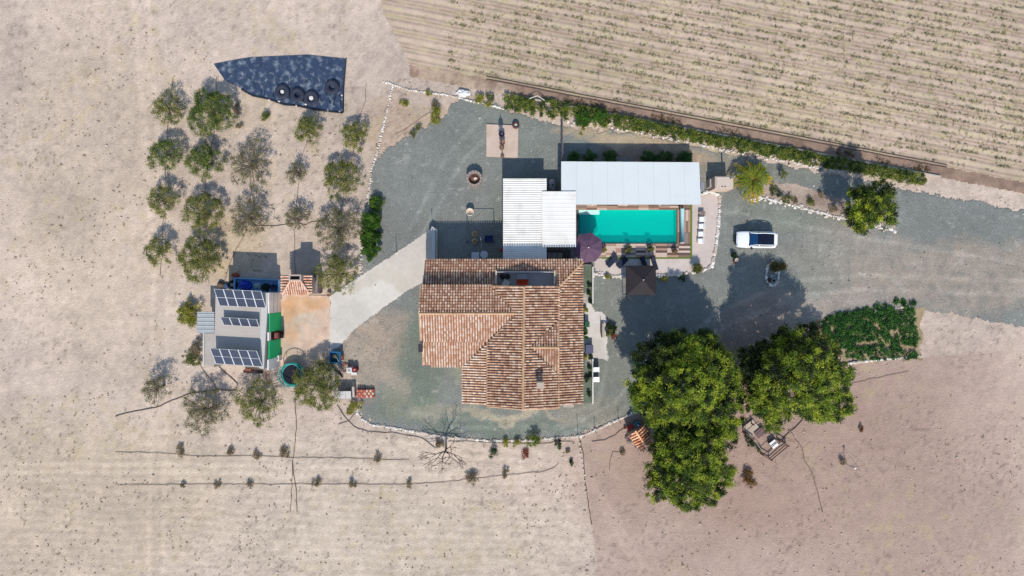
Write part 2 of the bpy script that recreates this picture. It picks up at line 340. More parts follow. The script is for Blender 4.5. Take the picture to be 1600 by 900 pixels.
GR = [(722, 151), (790, 172), (880, 198), (960, 206), (1035, 217), (1110, 235), (1200, 255), (1330, 278), (1420, 298), (1980, 400), (1980, 610), (1640, 520), (1500, 492), (1400, 482),
      (1351, 488), (1300, 502), (1250, 520), (1200, 560), (1150, 590), (1050, 610), (990, 645), (940, 664), (905, 680), (840, 687), (780, 688), (700, 682), (640, 674), (600, 667), (572, 657), (561, 645),
      (566, 625), (560, 600), (545, 575), (524, 560), (516, 541), (516, 463), (565, 428), (566, 400), (577, 330), (583, 262), (598, 237), (650, 205), (690, 185), (712, 160)]
def gravel_col(X, Y):
    px = 800 + S * X; py = 450 - S * Y
    pt = [(660, 300, 110, 120, (134, 135, 128), .6), (800, 210, 90, 60, (134, 138, 126), .5), (585, 540, 66, 66, (176, 158, 140), .99), (560, 590, 50, 40, (170, 155, 138), .8), (622, 600, 20, 60, (164, 154, 136), .85),
          (665, 560, 40, 90, (116, 128, 112), .7), (800, 662, 160, 12, (114, 126, 112), .7), (840, 642, 70, 6, (186, 172, 148), .7), (760, 645, 60, 6, (176, 166, 142), .7), (640, 635, 60, 26, (128, 138, 116), .5), (700, 645, 60, 14, (168, 160, 138), .5),
          (950, 212, 80, 18, (184, 166, 138), .95), (1040, 230, 80, 20, (190, 166, 136), .99), (1010, 240, 90, 14, (160, 134, 118), .99), (1130, 255, 40, 30, (165, 150, 122), .5), (1250, 262, 110, 26, (138, 138, 122), .5),
          (1250, 440, 130, 60, (150, 149, 138), .6), (1310, 400, 90, 60, (156, 150, 140), .6), (1310, 470, 70, 26, (172, 158, 146), .8), (1330, 360, 50, 40, (160, 150, 138), .6), (1200, 500, 70, 40, (168, 148, 134), .8),
          (1500, 430, 200, 60, (166, 152, 138), .9), (1230, 340, 90, 24, (136, 138, 122), .5), (1160, 540, 60, 40, (150, 130, 118), .7), (950, 560, 34, 120, (140, 142, 130), .5), (925, 640, 60, 20, (158, 150, 132), .6),
          (820, 305, 60, 60, (118, 124, 112), .4), (684, 612, 9, 4, (200, 190, 176), .4), (735, 560, 20, 60, (150, 150, 130), .5)]
    c = colour_field(X, Y, (135, 137, 131), pt, 12, 0.2, 0.3)
    q = np.clip((fbm(X * 1.6, Y * 1.9, 23, 5) - .63) * 7, 0, 1) * np.clip((fbm(X * .2, Y * .2, 24, 3) - .4) * 5, 0, 1); c = c * (1 - q[..., None] * .4) + lin((190, 186, 174)) * q[..., None] * .4
    fl_ = np.clip((vnoise(X * 4.2, Y * 4.2, 77) - .86) * 9, 0, 1) * np.clip((fbm(X * .5, Y * .5, 78, 3) - .42) * 6, 0, 1); c = c * (1 - .4 * fl_[..., None]) + lin((205, 200, 190)) * .4 * fl_[..., None]
    for tr in ([(1640, 440), (1350, 430), (1230, 440), (1120, 490), (1000, 580), (960, 630), (880, 668), (700, 668)], [(1640, 462), (1350, 452), (1250, 462), (1130, 512), (1010, 600), (960, 655), (880, 676)],
               [(620, 640), (700, 655), (880, 650), (935, 630), (950, 560)], [(1640, 420), (1351, 372), (1240, 350), (1130, 330)], [(640, 360), (700, 240), (760, 180)], [(655, 375), (720, 255), (780, 195)]):
        c = c * (1 + 0.17 * path_mask(px, py, tr, 4) * np.clip(n_ := fbm(X * .8, Y * .8, 29, 3) * 2, 0, 1.5))[..., None]
    return c
sheet('gravel_yard', GR, 0.022, 0.13, gravel_col, GRAV, edge=0.3, es=2.2)
def simple(rgb, patches=(), amp=0.15, seed=3, sc=.5): return lambda X, Y: colour_field(X, Y, rgb, patches, seed, amp, sc)
sheet('planting_bed', [(1196, 283), (1250, 290), (1330, 318), (1400, 345), (1400, 362), (1330, 343), (1280, 331), (1240, 321), (1205, 312), (1178, 306)], 0.034, 0.13,
      simple((186, 166, 150), [(1300, 320, 40, 20, (150, 130, 118), .6)], .3), SAND, edge=0.15)
sheet('ground_cover_bed', [(1240, 512), (1300, 492), (1351, 487), (1440, 480), (1440, 560), (1351, 562), (1310, 560), (1260, 545)], 0.034, 0.13, simple((170, 150, 118), (), .3), SAND, edge=0.3)
sheet('concrete_ramp', [(516, 463), (560, 433), (620, 395), (668, 362), (676, 356), (684, 357), (684, 410), (662, 440), (640, 453), (600, 480), (560, 510), (532, 540), (516, 550)], 0.06, 0.12,
      simple((226, 218, 206), [(640, 400, 40, 40, (200, 186, 172), .6), (550, 500, 30, 40, (204, 196, 184), .6), (600, 440, 60, 14, (206, 196, 176), .6)], .10), CONC, edge=0.06)
sheet('stained_concrete_terrace', [(441, 458), (516, 463), (516, 556), (500, 566), (478, 574), (438, 572), (438, 500)], 0.048, 0.12,
      simple((222, 192, 168), [(470, 480, 40, 22, (216, 174, 130), .7), (500, 475, 24, 18, (210, 162, 112), .6), (447, 490, 12, 50, (206, 160, 118), .6), (470, 505, 34, 8, (204, 190, 172), .7), (470, 550, 50, 16, (206, 182, 160), .8)], .22, 4, 1.1), CONC, edge=0.04)
PAT = lambda X, Y: colour_field(X, Y, (214, 198, 188), [(1000, 425, 80, 14, (226, 214, 204), .6), (1100, 300, 20, 14, (200, 186, 170), .6)], 9, .08, .6)
sheet('pool_patio', [(927, 403), (1078, 403), (1078, 305), (1098, 300), (1124, 305), (1122, 345), (1119, 380), (1114, 414), (1090, 424), (1040, 430), (980, 432), (930, 430)], 0.06, 0.12, PAT, CONC, edge=0.06)
sheet('entrance_paving', [(914, 474), (924, 474), (928, 486), (942, 486), (951, 505), (948, 540), (949, 562), (926, 560), (914, 560)], 0.05, 0.12,
      simple((226, 217, 208), [(930, 545, 14, 14, (198, 190, 176), .6)], .12), CONC, edge=0.15)
sheet('house_flower_bed', [(911, 415), (926, 415), (926, 630), (911, 630)], 0.034, 0.13, simple((112, 122, 104), [(918, 470, 8, 20, (200, 190, 178), .8), (918, 560, 8, 10, (206, 196, 184), .8)], .25), GRAV, edge=0.0)

CW = mat('cement_render', C(190, 178, 165), var=0.12, scale=2, bump=0.003, fine=.06, fscale=20)
WH = mat('white_paint', C(232, 228, 220), rough=0.6, var=0.05, scale=3)
# pad
pd = thing('concrete_pad', 'square pinkish concrete slab under the rusty lamp post', 'concrete slab', P(784, 220))
def wpoly(pts, h=0, o=None):
    r = [P(a, b, h) for a, b in pts]
    if o is not None: r = [v - o for v in r]
    return [(v.x, v.y) for v in r]
MB().prism(wpoly([(760, 194), (810, 196), (809, 246), (760, 244)], .18, pd.location), 0, 0.18).build('slab', mat('pink_concrete', C(214, 190, 172), var=0.08, scale=1.5, fine=.07, fscale=14, bump=.004, dirt_or_sheen=(C(180, 150, 126), .5)), pd, bevel=0.01)

# ---- pool deck, shell, water
deck = MB()
ring = [(899, 319, 1078, 328), (899, 380, 1078, 402), (899, 328, 903, 380), (1057, 328, 1078, 380)]
for a, b, c, d in ring:
    q0, q1 = P(a, d), P(c, b); deck.box(((q0.x + q1.x) / 2, (q0.y + q1.y) / 2, 0.03), (q1.x - q0.x, q1.y - q0.y, 0.1))
dk = deck.build('pool_deck', mat('deck_joint', C(120, 98, 84), var=.1), kind='structure')
pm = [mat('plank_' + n, C(*c), rough=.7, var=.16, scale=5, stretch=(1, 5, 1)) for n, c in (('rose', (186, 150, 132)), ('cream', (222, 196, 178)), ('brown', (140, 112, 94)), ('grey', (150, 132, 126)), ('dark', (106, 84, 78)))]
pl = MB().box((0, 0, 0), (1.13, 0.235, 0.03)); bases = []
for m_ in pm:
    o = pl.build('plank', m_, dk); bases.append(o)
first = set()
def plank(x, y, vert, wts, sx=1.0):
    k = random.choices(range(5), wts)[0]; b = bases[k]
    o = b if k not in first else b.copy()
    if k in first: COL.objects.link(o); o.parent = dk
    first.add(k); o.location = (x, y, 0.097 + random.uniform(-.002, .002)); o.rotation_euler = (0, 0, R(90) if vert else 0); o.scale = (sx, 1, 1)
def fill(a, b, c, d, vert, wts):
    q0, q1 = P(a, d), P(c, b); W = q1.x - q0.x; Hh = q1.y - q0.y
    lw, sw = (Hh, W) if vert else (W, Hh); rows = max(1, round(sw / 0.25)); n = max(1, round(lw / 1.15))
    for r in range(rows):
        off = (r % 3) * 0.38 if n > 3 else 0
        ln = lw / n
        for i in range(n):
            l = (i + .5) * ln; s_ = (r + .5) * sw / rows
            if vert: plank(q0.x + s_, q0.y + l, True, wts, ln / 1.15)
            else: plank(q0.x + l, q0.y + s_, False, wts, ln / 1.15)
fill(900, 319, 1078, 328, False, (4, 2, 3, 1, 1)); fill(900, 381, 1024, 402, False, (3, 8, 1, 2, 1)); fill(1024, 381, 1078, 402, False, (3, 2, 3, 3, 3))
fill(899, 328, 903, 380, True, (3, 1, 3, 1, 1)); fill(1058, 328, 1078, 381, True, (5, 1, 4, 2, 0))
D = 0.85
pool = thing('swimming_pool', 'rectangular turquoise swimming pool with corner steps beside the long white roof', 'swimming pool', P(980, 354))
TILE = mat('pool_liner', (0.35, 0.80, 0.74, 1), rough=.4, var=.05, scale=2)
q0, q1 = P(903, 380) - pool.location, P(1057, 328) - pool.location
x0, y0, x1, y1 = q0.x, q0.y, q1.x, q1.y
MB().box(((x0 + x1) / 2, (y0 + y1) / 2, -D - .05), (x1 - x0 + .4, y1 - y0 + .4, .1)).build('floor', TILE, pool)
wl = MB()
for c, d in ((((x0 + x1) / 2, y0 - .11, -D / 2), (x1 - x0 + .42, .2, D)), (((x0 + x1) / 2, y1 + .11, -D / 2), (x1 - x0 + .42, .2, D)), ((x0 - .11, 0, -D / 2), (.2, y1 - y0, D)), ((x1 + .11, 0, -D / 2), (.2, y1 - y0, D))): wl.box(c, d)
wl.build('basin_wall', TILE, pool)
for k in range(3):
    MB().prism([(x0 + .25, y0 + 1.1), (x0 + 2.3 - k * .45, y0 + 1.1), (x0 + 2.3 - k * .45, y1 - .3), (x0 + .25, y1 - .3)], -D, -D + .22 + .2 * k).build('step', TILE, pool)
MB().box((x0 + 1.25, y1 - .25, -.28), (2.3, .5, .5)).build('bench', mat('pool_bench', (.5, .8, .74, 1), var=.03), pool)
wm = bpy.data.materials.new('pool_water'); wm.use_nodes = True; n = wm.node_tree.nodes; l = wm.node_tree.links; n.remove(n['Principled BSDF'])
tr = n.new('ShaderNodeBsdfTransparent'); tr.inputs[0].default_value = (0.04, 0.92, 0.85, 1)
df = n.new('ShaderNodeBsdfDiffuse'); df.inputs[0].default_value = (0.0, 0.45, 0.40, 1)
gl = n.new('ShaderNodeBsdfGlossy'); gl.inputs['Roughness'].default_value = .05
m1 = n.new('ShaderNodeMixShader'); m1.inputs[0].default_value = .32; m2 = n.new('ShaderNodeMixShader'); fr = n.new('ShaderNodeFresnel'); fr.inputs[0].default_value = 1.33
wn = n.new('ShaderNodeTexNoise'); wn.inputs['Scale'].default_value = 4; tcw = n.new('ShaderNodeTexCoord'); bpw = n.new('ShaderNodeBump'); bpw.inputs['Distance'].default_value = .02
l.new(tcw.outputs['Object'], wn.inputs['Vector']); l.new(wn.outputs[0], bpw.inputs['Height']); l.new(bpw.outputs[0], gl.inputs['Normal'])
l.new(tr.outputs[0], m1.inputs[1]); l.new(df.outputs[0], m1.inputs[2]); l.new(fr.outputs[0], m2.inputs[0]); l.new(m1.outputs[0], m2.inputs[1]); l.new(gl.outputs[0], m2.inputs[2])
l.new(m2.outputs[0], n['Material Output'].inputs[0])
wmb = MB().add([(x0, y0, -.09), (x1, y0, -.09), (x1, y1, -.09), (x0, y1, -.09)], [(0, 1, 2, 3)]); wmb.build('water', wm, pool)
# synthetic grass strip round the deck
gs = MB(); GRS = mat('lawn_green', C(104, 128, 48), var=.25, scale=12, bump=.01, bscale=60)
for a, b, c, d in ((940, 402, 1080, 404.5), (1078, 318, 1081, 402)):
    q0, q1 = P(a, d), P(c, b); gs.box(((q0.x + q1.x) / 2, (q0.y + q1.y) / 2, .07), (q1.x - q0.x, q1.y - q0.y, .1))
tag(gs.build('grass_edging', GRS), 'narrow strip of bright green artificial grass bordering the pool deck', 'grass strip')

# ---- stones: white painted edging lines
STW = mat('white_stone', None, rough=.8, island=[C(196, 180, 164), C(226, 216, 206), C(242, 236, 228)], var=.1, scale=8)
def along(pts, step):
    out = []; pts = [P(a, b) for a, b in pts]; d = 0
    for p, q in zip(pts[:-1], pts[1:]):
        ln = (q - p).length
        while d < ln: out.append(p + (q - p) * d / ln); d += step
        d -= ln
    return out
def stone_line(pts, label, r=.15, step=.27, z=.05, rows=1, name='stone_edging', jit=.04, m=STW):
    mb = MB()
    for p in along(pts, step):
        for k in range(rows):
            mb.rock((p.x + random.uniform(-jit, jit) + k * random.uniform(-.3, .3), p.y + random.uniform(-jit, jit) + k * random.uniform(-.3, .3), z), r * random.uniform(.7, 1.25), .8)
    q = P(*pts[0]); t = thing(name, label, 'stone edging', q, 0, 'lines of white stones'); mb.build('stones', m, t, kind='stuff', world=True)
    return t
stone_line([(614, 132), (608, 161), (596, 212), (588, 243), (581, 263), (577, 297), (570, 326), (565, 345), (564, 374), (563.5, 430)], 'white stone line running down between olive grove and gravel yard', .13)
stone_line([(560, 638), (558, 645), (566, 655), (580, 663), (610, 667), (650, 675), (700, 683), (760, 688), (830, 688), (868, 684), (902, 682)], 'long curved line of white stones along the gravel below the house', .14)
stone_line([(904, 683), (930, 672), (960, 658), (992, 644)], 'short white stone line rising right from the post to the big tree', .14)
stone_line([(905, 684), (907, 705), (913, 740), (915, 770)], 'thin sparse stone line heading down from the post by the dead soil', .08, .6)
stone_line([(1174, 311), (1190, 309), (1210, 314), (1240, 321), (1280, 332), (1330, 344), (1400, 362)], 'white stone line between driveway and the bed right of the palm', .16, .26, rows=2)
stone_line([(600, 128), (640, 141), (668, 145), (700, 149), (735, 158), (760, 163), (792, 172)], 'white stone line at the top corner of the gravel yard', .13)
stone_line([(890, 192), (905, 196), (930, 190), (985, 205), (1000, 208), (1035, 215), (1070, 219), (1110, 229), (1150, 238), (1200, 247), (1260, 259), (1310, 267)], 'loose pale stones along the lower side of the green hedge', .14, .42, rows=2, jit=.18)
stone_line([(1160, 560), (1195, 547), (1240, 526), (1275, 508), (1300, 500), (1351, 487), (1430, 478)], 'pale stones between driveway and the ground cover bed', .13, .4)
stone_line([(1308, 570), (1351, 564), (1440, 556)], 'white stones along lower edge of ground cover bed', .15, .24)
stone_line([(1146, 592), (1160, 586), (1180, 583)], 'short white stone row in the gap between the two big trees', .16, .24)
stone_line([(1098, 303), (1108, 299), (1124, 306), (1123, 340), (1120, 375), (1116, 400), (1112, 416), (1098, 423), (1080, 426)], 'rough whitewashed stones edging the right end of the pool patio', .2, .27, z=.08)
stone_line([(929, 428), (960, 432), (980, 432), (1030, 430), (1075, 427)], 'whitewashed stones edging the lower side of the pool patio', .16, .25, z=.08, rows=2)
stone_line([(1207, 410), (1213, 414), (1216, 425), (1216, 436), (1211, 445), (1204, 446), (1198, 440), (1196, 430), (1198, 418), (1203, 412), (1207, 408)], 'oval ring of white stones on the driveway round cacti', .17, .27, z=.08)
kb = MB()
KP = [P(x, kerb_y(x)) for x in range(788, 1500, 40)]
for p, q in zip(KP[:-1], KP[1:]):
    d = q - p; kb.box(((p.x + q.x) / 2, (p.y + q.y) / 2, .1), (d.length - .01, .16, .34), math.atan2(d.y, d.x))
tag(kb.build('low_wall', CW), 'low grey concrete wall between green hedge and brown field track', 'wall')
# pipes along the field edge
for off, lab in ((-1, 'thin dark irrigation pipe right along the field edge'), (-5.5, 'second dark irrigation pipe just inside the field')):
    tag(MB().tube([P(x, fld_y(x) + off + random.uniform(-.4, .4), .06) for x in range(760, 1500, 30)], .05, 5).build('irrigation_pipe', mat('dark_pipe', C(92, 76, 70), var=.1)), lab, 'pipe')

# ------------------------------------------------------------------ buildings
def plane3(a, b, c):
    """height function h(px,py) of the plane through three points given as (px,py,h)"""
    A, B, D_ = P(*a), P(*b), P(*c); n = (B - A).cross(D_ - A)
    def h(px, py):
        u, v = (px - 800) / S, (450 - py) / S
        # point (u*(1-z/H), v*(1-z/H), z) on plane
        return (n.dot(A) - n.x * u - n.y * v) / (n.z - (n.x * u + n.y * v) / H)
    nn = n if n.z > 0 else -n
    return h, nn.normalized()
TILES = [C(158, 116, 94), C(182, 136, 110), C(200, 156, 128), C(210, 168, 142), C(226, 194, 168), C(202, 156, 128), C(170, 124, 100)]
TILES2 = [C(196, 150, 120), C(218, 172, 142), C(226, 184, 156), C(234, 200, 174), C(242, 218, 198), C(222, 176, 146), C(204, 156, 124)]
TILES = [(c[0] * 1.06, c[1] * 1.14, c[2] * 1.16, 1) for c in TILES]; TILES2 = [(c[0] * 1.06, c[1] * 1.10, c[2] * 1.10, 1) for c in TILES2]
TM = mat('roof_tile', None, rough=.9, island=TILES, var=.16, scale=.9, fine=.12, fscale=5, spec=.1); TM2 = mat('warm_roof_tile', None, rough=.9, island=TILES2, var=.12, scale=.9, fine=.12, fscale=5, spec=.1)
RTM = mat('ridge_tile', None, rough=.9, island=[C(190, 148, 112), C(216, 178, 140), C(206, 164, 126)], var=.12, scale=6)
UNDER = mat('tile_channel', C(158, 112, 96), rough=.9, var=.2, scale=9)
def tile_roof(poly, hf, down, m, parent, name='roof_tiles', holes=(), pitch=.262, course=.285, zoff=0.0):
    """barrel tiles on a sloping face. poly: (px,py); down: world xy direction of the fall"""
    pts = [P(a, b, hf(a, b) + zoff) for a, b in poly]
    x = np.array([p.x for p in pts]); y = np.array([p.y for p in pts])
    n = (pts[1] - pts[0]).cross(pts[2] - pts[0]); n = n if n.z > 0 else -n; n.normalize()
    zf = lambda X, Y: pts[0].z - (n.x * (X - pts[0].x) + n.y * (Y - pts[0].y)) / n.z
    dn = np.array(down, float); ac = np.array([-dn[1], dn[0]])
    sl = -(n.x * dn[0] + n.y * dn[1]) / n.z
    u = x * dn[0] + y * dn[1]; v = x * ac[0] + y * ac[1]
    mb = MB(); nseg = 4; vs = []; fs = []
    hp = [[(P(a, b, hf(a, b)).x, P(a, b, hf(a, b)).y) for a, b in hpoly] for hpoly in holes]
    pw = list(zip(x, y)); q = parent.location
    vv = np.arange(v.min() + pitch / 2, v.max(), pitch); uu = np.arange(u.min() + course * .5, u.max() + course * .3, course)
    for b in vv:
        jb = random.uniform(-.008, .008)
        for a in uu:
            cx, cy = dn * a + ac * b
            if not inpoly([cx], [cy], pw)[0] or any(inpoly([cx], [cy], h_)[0] for h_ in hp): continue
            r = .092; o = len(vs); ln = course * .58; sk = random.uniform(-.012, .012)
            for e, (s_, rr, lift) in enumerate(((-1, r * .84, .0), (1, r * 1.08, .05))):
                for k in range(nseg + 1):
                    t = math.pi * k / nseg
                    w_ = rr * math.cos(t) + jb + s_ * sk; X, Y = dn * (a + s_ * ln) + ac * (b + w_)
                    vs.append((X - q.x, Y - q.y, zf(X, Y) + .03 + rr * 1.0 * math.sin(t) + lift - q.z))
            for k in range(nseg): fs.append((o + k, o + k + 1, o + nseg + 2 + k, o + nseg + 1 + k))
            fs.append(tuple(range(o + nseg + 1, o + 2 * nseg + 2))[::-1])
    mb.v = vs; mb.f = fs
    o = mb.build(name, m, parent, kind='stuff')
    # sheathing below
    nn = len(pts); base = [(p.x - q.x, p.y - q.y, p.z - q.z) for p in pts]; low = [(a, b, c - .14) for a, b, c in base]
    a2 = sum(base[i][0] * base[(i + 1) % nn][1] - base[(i + 1) % nn][0] * base[i][1] for i in range(nn))
    if a2 < 0: base.reverse(); low.reverse()
    MB().add(base + low, [tuple(range(nn)), tuple(range(2 * nn - 1, nn - 1, -1))] + [(i, nn + i, nn + (i + 1) % nn, (i + 1) % nn) for i in range(nn)]).build('roof_deck', UNDER, parent)
    return o
def ridge(p, q, parent, m, r=.12, step=.36, name='ridge_tiles'):
    mb = MB(); d = (q - p); L_ = d.length; d.normalize(); s = d.cross(Vector((0, 0, 1))).normalized(); up = s.cross(d); o_ = parent.location; k = 0
    while k * step < L_ - .05:
        a = p + d * (k * step) - o_; b = p + d * min(L_, k * step + step * 1.12) - o_; vs = []
        for e, (c, rr, li) in enumerate(((a, r * .9, 0), (b, r * 1.05, .02))):
            for t in range(5):
                an = math.pi * t / 4; vs.append(c + s * rr * math.cos(an) + up * (rr * math.sin(an) + li - .02))
        mb.add(vs, [(i, i + 1, 6 + i, 5 + i) for i in range(4)] + [(5, 6, 7, 8, 9)]); k += 1
    return mb.build(name, m, parent, kind='stuff')

house = thing('farmhouse', 'large farmhouse with terracotta barrel tile roofs and sunken roof terrace', 'house', P(815, 520))
RH = 6.5
Wp, _ = plane3((819, 448, RH), (817, 640, RH), (723, 573, 5.15))
Ep, _ = plane3((819, 448, RH), (817, 640, RH), (873, 540, 5.72))
wrh = 6.3
Np, _ = plane3((655, 490, wrh), (806, 490, wrh), (700, 447, 5.7)); Sp, _ = plane3((655, 490, wrh), (806, 490, wrh), (700, 572, 5.12))
Eporch, _ = plane3((873, 448, 4.95), (873, 630, 4.95), (911, 500, 4.2)); Nlean, _ = plane3((663, 447, 4.85), (874, 448, 4.95), (780, 407, 4.15))
Wporch, _ = plane3((819, 448, RH - .1), (817, 640, RH - .1), (723, 573, 5.05)); Spor, _ = plane3((655, 490, wrh - .1), (806, 490, wrh - .1), (700, 572, 5.02))
tile_roof([(767, 447), (819, 448), (817, 640), (761, 635), (761, 535), (806, 490)], Wp, (-1, 0), TM, house)
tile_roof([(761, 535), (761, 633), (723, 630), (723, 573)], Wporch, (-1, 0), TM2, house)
dorm = [(829, 543), (873, 500), (873, 586)]
tile_roof([(819, 448), (873, 448), (873, 500), (829, 543), (873, 586), (873, 638), (817, 640)], Ep, (1, 0), TM, house)
Dn, _ = plane3((829, 543, Ep(829, 543)), (873, 543, Ep(829, 543)), (873, 500, Ep(873, 500))); Ds, _ = plane3((829, 543, Ep(829, 543)), (873, 543, Ep(829, 543)), (873, 586, Ep(873, 586)))
tile_roof([(829, 543), (873, 543), (873, 500)], Dn, (0, 1), TM, house); tile_roof([(829, 543), (873, 586), (873, 543)], Ds, (0, -1), TM, house)
tile_roof([(657, 447), (767, 447), (806, 490), (655, 490)], Np, (0, 1), TM, house)
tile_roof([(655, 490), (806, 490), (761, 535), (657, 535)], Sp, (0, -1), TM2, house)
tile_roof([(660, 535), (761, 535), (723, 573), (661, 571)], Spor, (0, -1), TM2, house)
tile_roof([(874, 448), (911, 409), (911, 631), (873, 632)], Eporch, (1, 0), TM, house)
tile_roof([(661, 447), (777, 447), (777, 423), (866, 423), (866, 448), (874, 448), (911, 409), (911, 407), (664, 406)], Nlean, (0, 1), TM, house)
def PH(px, py, f, dz=0): h = f(px, py) + dz; return P(px, py, h)
for a, b, f, g_, z in (((819, 448), (817, 640), Wp, Wp, .1), ((655, 490), (806, 490), Np, Np, .1), ((874, 448), (911, 409), Eporch, Eporch, .08), ((829, 543), (873, 543), Dn, Dn, .09)):
    ridge(PH(*a, f, z), PH(*b, g_, z), house, RTM, name='ridge_tiles')
for a, b, f in (((767, 447), (806, 490), Np), ((806, 490), (761, 535), Sp), ((761, 535), (723, 573), Spor), ((829, 543), (873, 500), Dn), ((829, 543), (873, 586), Ds)):
    mb = MB(); p, q = PH(*a, f, .10) - house.location, PH(*b, f, .10) - house.location; mb.tube([p, q], .065, 5); mb.build('valley', mat('valley_mortar', C(104, 78, 62), var=.2, scale=8), house)
for a, b, f, z in (((655, 490), (657, 535), Sp, .06), ((655, 490), (657, 447), Np, .06), ((661, 571), (660, 535), Spor, .06), ((817, 640), (761, 635), Wp, .06), ((817, 640), (873, 638), Ep, .06), ((761, 535), (761, 633), Wp, .05), ((873, 586), (873, 638), Ep, .06), ((873, 448), (873, 500), Ep, .06), ((873, 500), (873, 543), Dn, .07), ((873, 586), (873, 543), Ds, .07), ((767, 447), (819, 448), Wp, .06), ((819, 448), (873, 448), Ep, .06)):
    ridge(PH(*a, f, z), PH(*b, f, z), house, RTM, r=.07, name='verge_tiles')
RW = mat('house_wall', C(222, 206, 184), var=.06, scale=1.5)
def wall_prism(pts, z1, m, parent, name='wall', z0=0.0, hz=None):
    MB().prism(wpoly(pts, hz if hz is not None else z1, parent.location), z0, z1).build(name, m, parent)
wall_prism([(724, 452), (822, 452), (822, 634), (763, 629), (763, 560), (724, 571)], 5.0, RW, house)
gpt = [P(763, 629, 5.2) - house.location, P(871, 629, 5.2) - house.location, P(817, 633, 6.35) - house.location]
MB().add([(gpt[0].x, gpt[0].y, 4.8), (gpt[1].x, gpt[0].y, 4.8), (gpt[1].x, gpt[0].y, 5.2), (gpt[2].x, gpt[0].y, 6.2), (gpt[0].x, gpt[0].y, 5.0)] + [(gpt[0].x, gpt[0].y + .2, 4.8), (gpt[1].x, gpt[0].y + .2, 4.8), (gpt[1].x, gpt[0].y + .2, 5.2), (gpt[2].x, gpt[0].y + .2, 6.2), (gpt[0].x, gpt[0].y + .2, 5.0)],
         [(0, 1, 2, 3, 4), (9, 8, 7, 6, 5), (0, 5, 6, 1), (1, 6, 7, 2), (2, 7, 8, 3), (3, 8, 9, 4), (4, 9, 5, 0)]).build('gable_wall', RW, house)
def window(parent, x, y, z, w_, h_, face='s', nm='window'):
    d = (w_, .1, h_) if face == 's' else (.1, w_, h_); f = MB().box((x, y, z), d).build(nm, WH if nm == 'window' else mat('door_wood', C(120, 78, 52), var=.15), parent)
    o_ = .03; p = (w_ * .86, .1, h_ * .86) if face == 's' else (.1, w_ * .86, h_ * .86); c = (x, y - o_, z) if face == 's' else (x + o_, y, z)
    MB().box(c, p).build('pane' if nm == 'window' else 'door_panel', mat('window_glass', C(40, 52, 62), rough=.1) if nm == 'window' else mat('door_wood', None), f)
for x_ in (-9.2, -7.4): window(house, x_ + .2, P(0, 566, 4.8).y - house.location.y - .02, 1.7, 1.1, 1.3)
for x_, z_ in ((-1.6, 1.7), (1.4, 1.7), (-1.6, 4.2), (1.4, 4.2)): window(house, x_, P(0, 629, 5.4).y - house.location.y - .12, z_, 1.1, 1.3)
for y_ in (-4.5, -1.5, 4.0): window(house, P(869, 0, 5.4).x - house.location.x + .02, y_, 1.7, 1.2, 1.3, 'e')
window(house, P(869, 0, 5.4).x - house.location.x + .02, 1.2, 1.12, 1.2, 2.2, 'e', 'door')
MB().prism(wpoly([(662, 453), (800, 453), (722, 566), (664, 566)], 4.9, house.location), 0, 4.8).build('wall', RW, house)
MB().prism(wpoly([(726, 574), (762, 560), (762, 626), (727, 624)], 4.8, house.location), 0, 4.7).build('wall', RW, house)
MB().prism(wpoly([(820, 452), (869, 452), (869, 628), (820, 634)], 5.4, house.location), 0, 5.35).build('wall', RW, house)
for pr in ([(872.5, 448), (872.5, 502), Ep], [(872.5, 584), (872.5, 632), Ep]):
    pass
for k in range(6):   # porch posts on the east side
    p = P(905, 420 + k * 41, 4.0) - house.location
    MB().box((p.x, p.y, 1.95), (.3, .3, 3.9)).build('porch_post', RW, house)
MB().prism(wpoly([(667, 412), (776, 412), (776, 446), (667, 446)], 3.9, house.location), 0, 3.9).build('wall', RW, house)
MB().prism(wpoly([(867, 414), (905, 414), (874, 446), (867, 446)], 3.9, house.location), 0, 3.9).build('wall', RW, house)
MB().prism(wpoly([(776, 412), (867, 412), (867, 423), (776, 423)], 3.8, house.location), 0, 3.8).build('wall', RW, house)
# ridge end parapet of wall under north eave of the main roof
q0, q1 = P(722, 449, 5.3) - house.location, P(871, 449, 5.3) - house.location
MB().box(((q0.x + q1.x) / 2, q0.y - .12, 4.6), (q1.x - q0.x, .2, 1.7)).build('gable_wall', RW, house)
# terrace in the lean-to roof
tf = 3.8
MB().prism(wpoly([(776, 421), (868, 421), (868, 449), (776, 449)], tf, house.location), tf - .2, tf).build('terrace_floor', mat('terrace_decking', C(196, 188, 186), var=.14, scale=2, stretch=(8, .3, 1)), house)
gl_ = mat('railing_metal', C(206, 206, 204), rough=.4, metal=.3)
rl = MB(); a = P(776, 425, tf + 1.0) - house.location; b = P(866, 425, tf + 1.0) - house.location
rl.tube([a, b], .05, 6)
for k in range(13):
    t = a.lerp(b, k / 12); rl.tube([(t.x, t.y, tf), (t.x, t.y, t.z)], .02, 4)
rl.build('railing', gl_, house)
MB().box(((a.x - .05), a.y - .8, tf + .6), (.12, 1.9, 1.1)).build('terrace_side_wall', RW, house)
MB().box(((b.x + .05), b.y - .8, tf + .6), (.12, 1.9, 1.1)).build('terrace_side_wall', RW, house)
ch = P(844, 601, 6.9) - house.location
cb = MB().box((ch.x, ch.y, 6.55), (.62, .5, 1.5)).build('chimney', mat('chimney_render', C(205, 190, 175), var=.1), house, bevel=.02)
MB().box((ch.x, ch.y, 7.4), (.72, .6, .08)).build('chimney_cap', mat('cap_slab', C(196, 176, 160), var=.1), cb)
c2 = P(659, 543, 5.6) - house.location
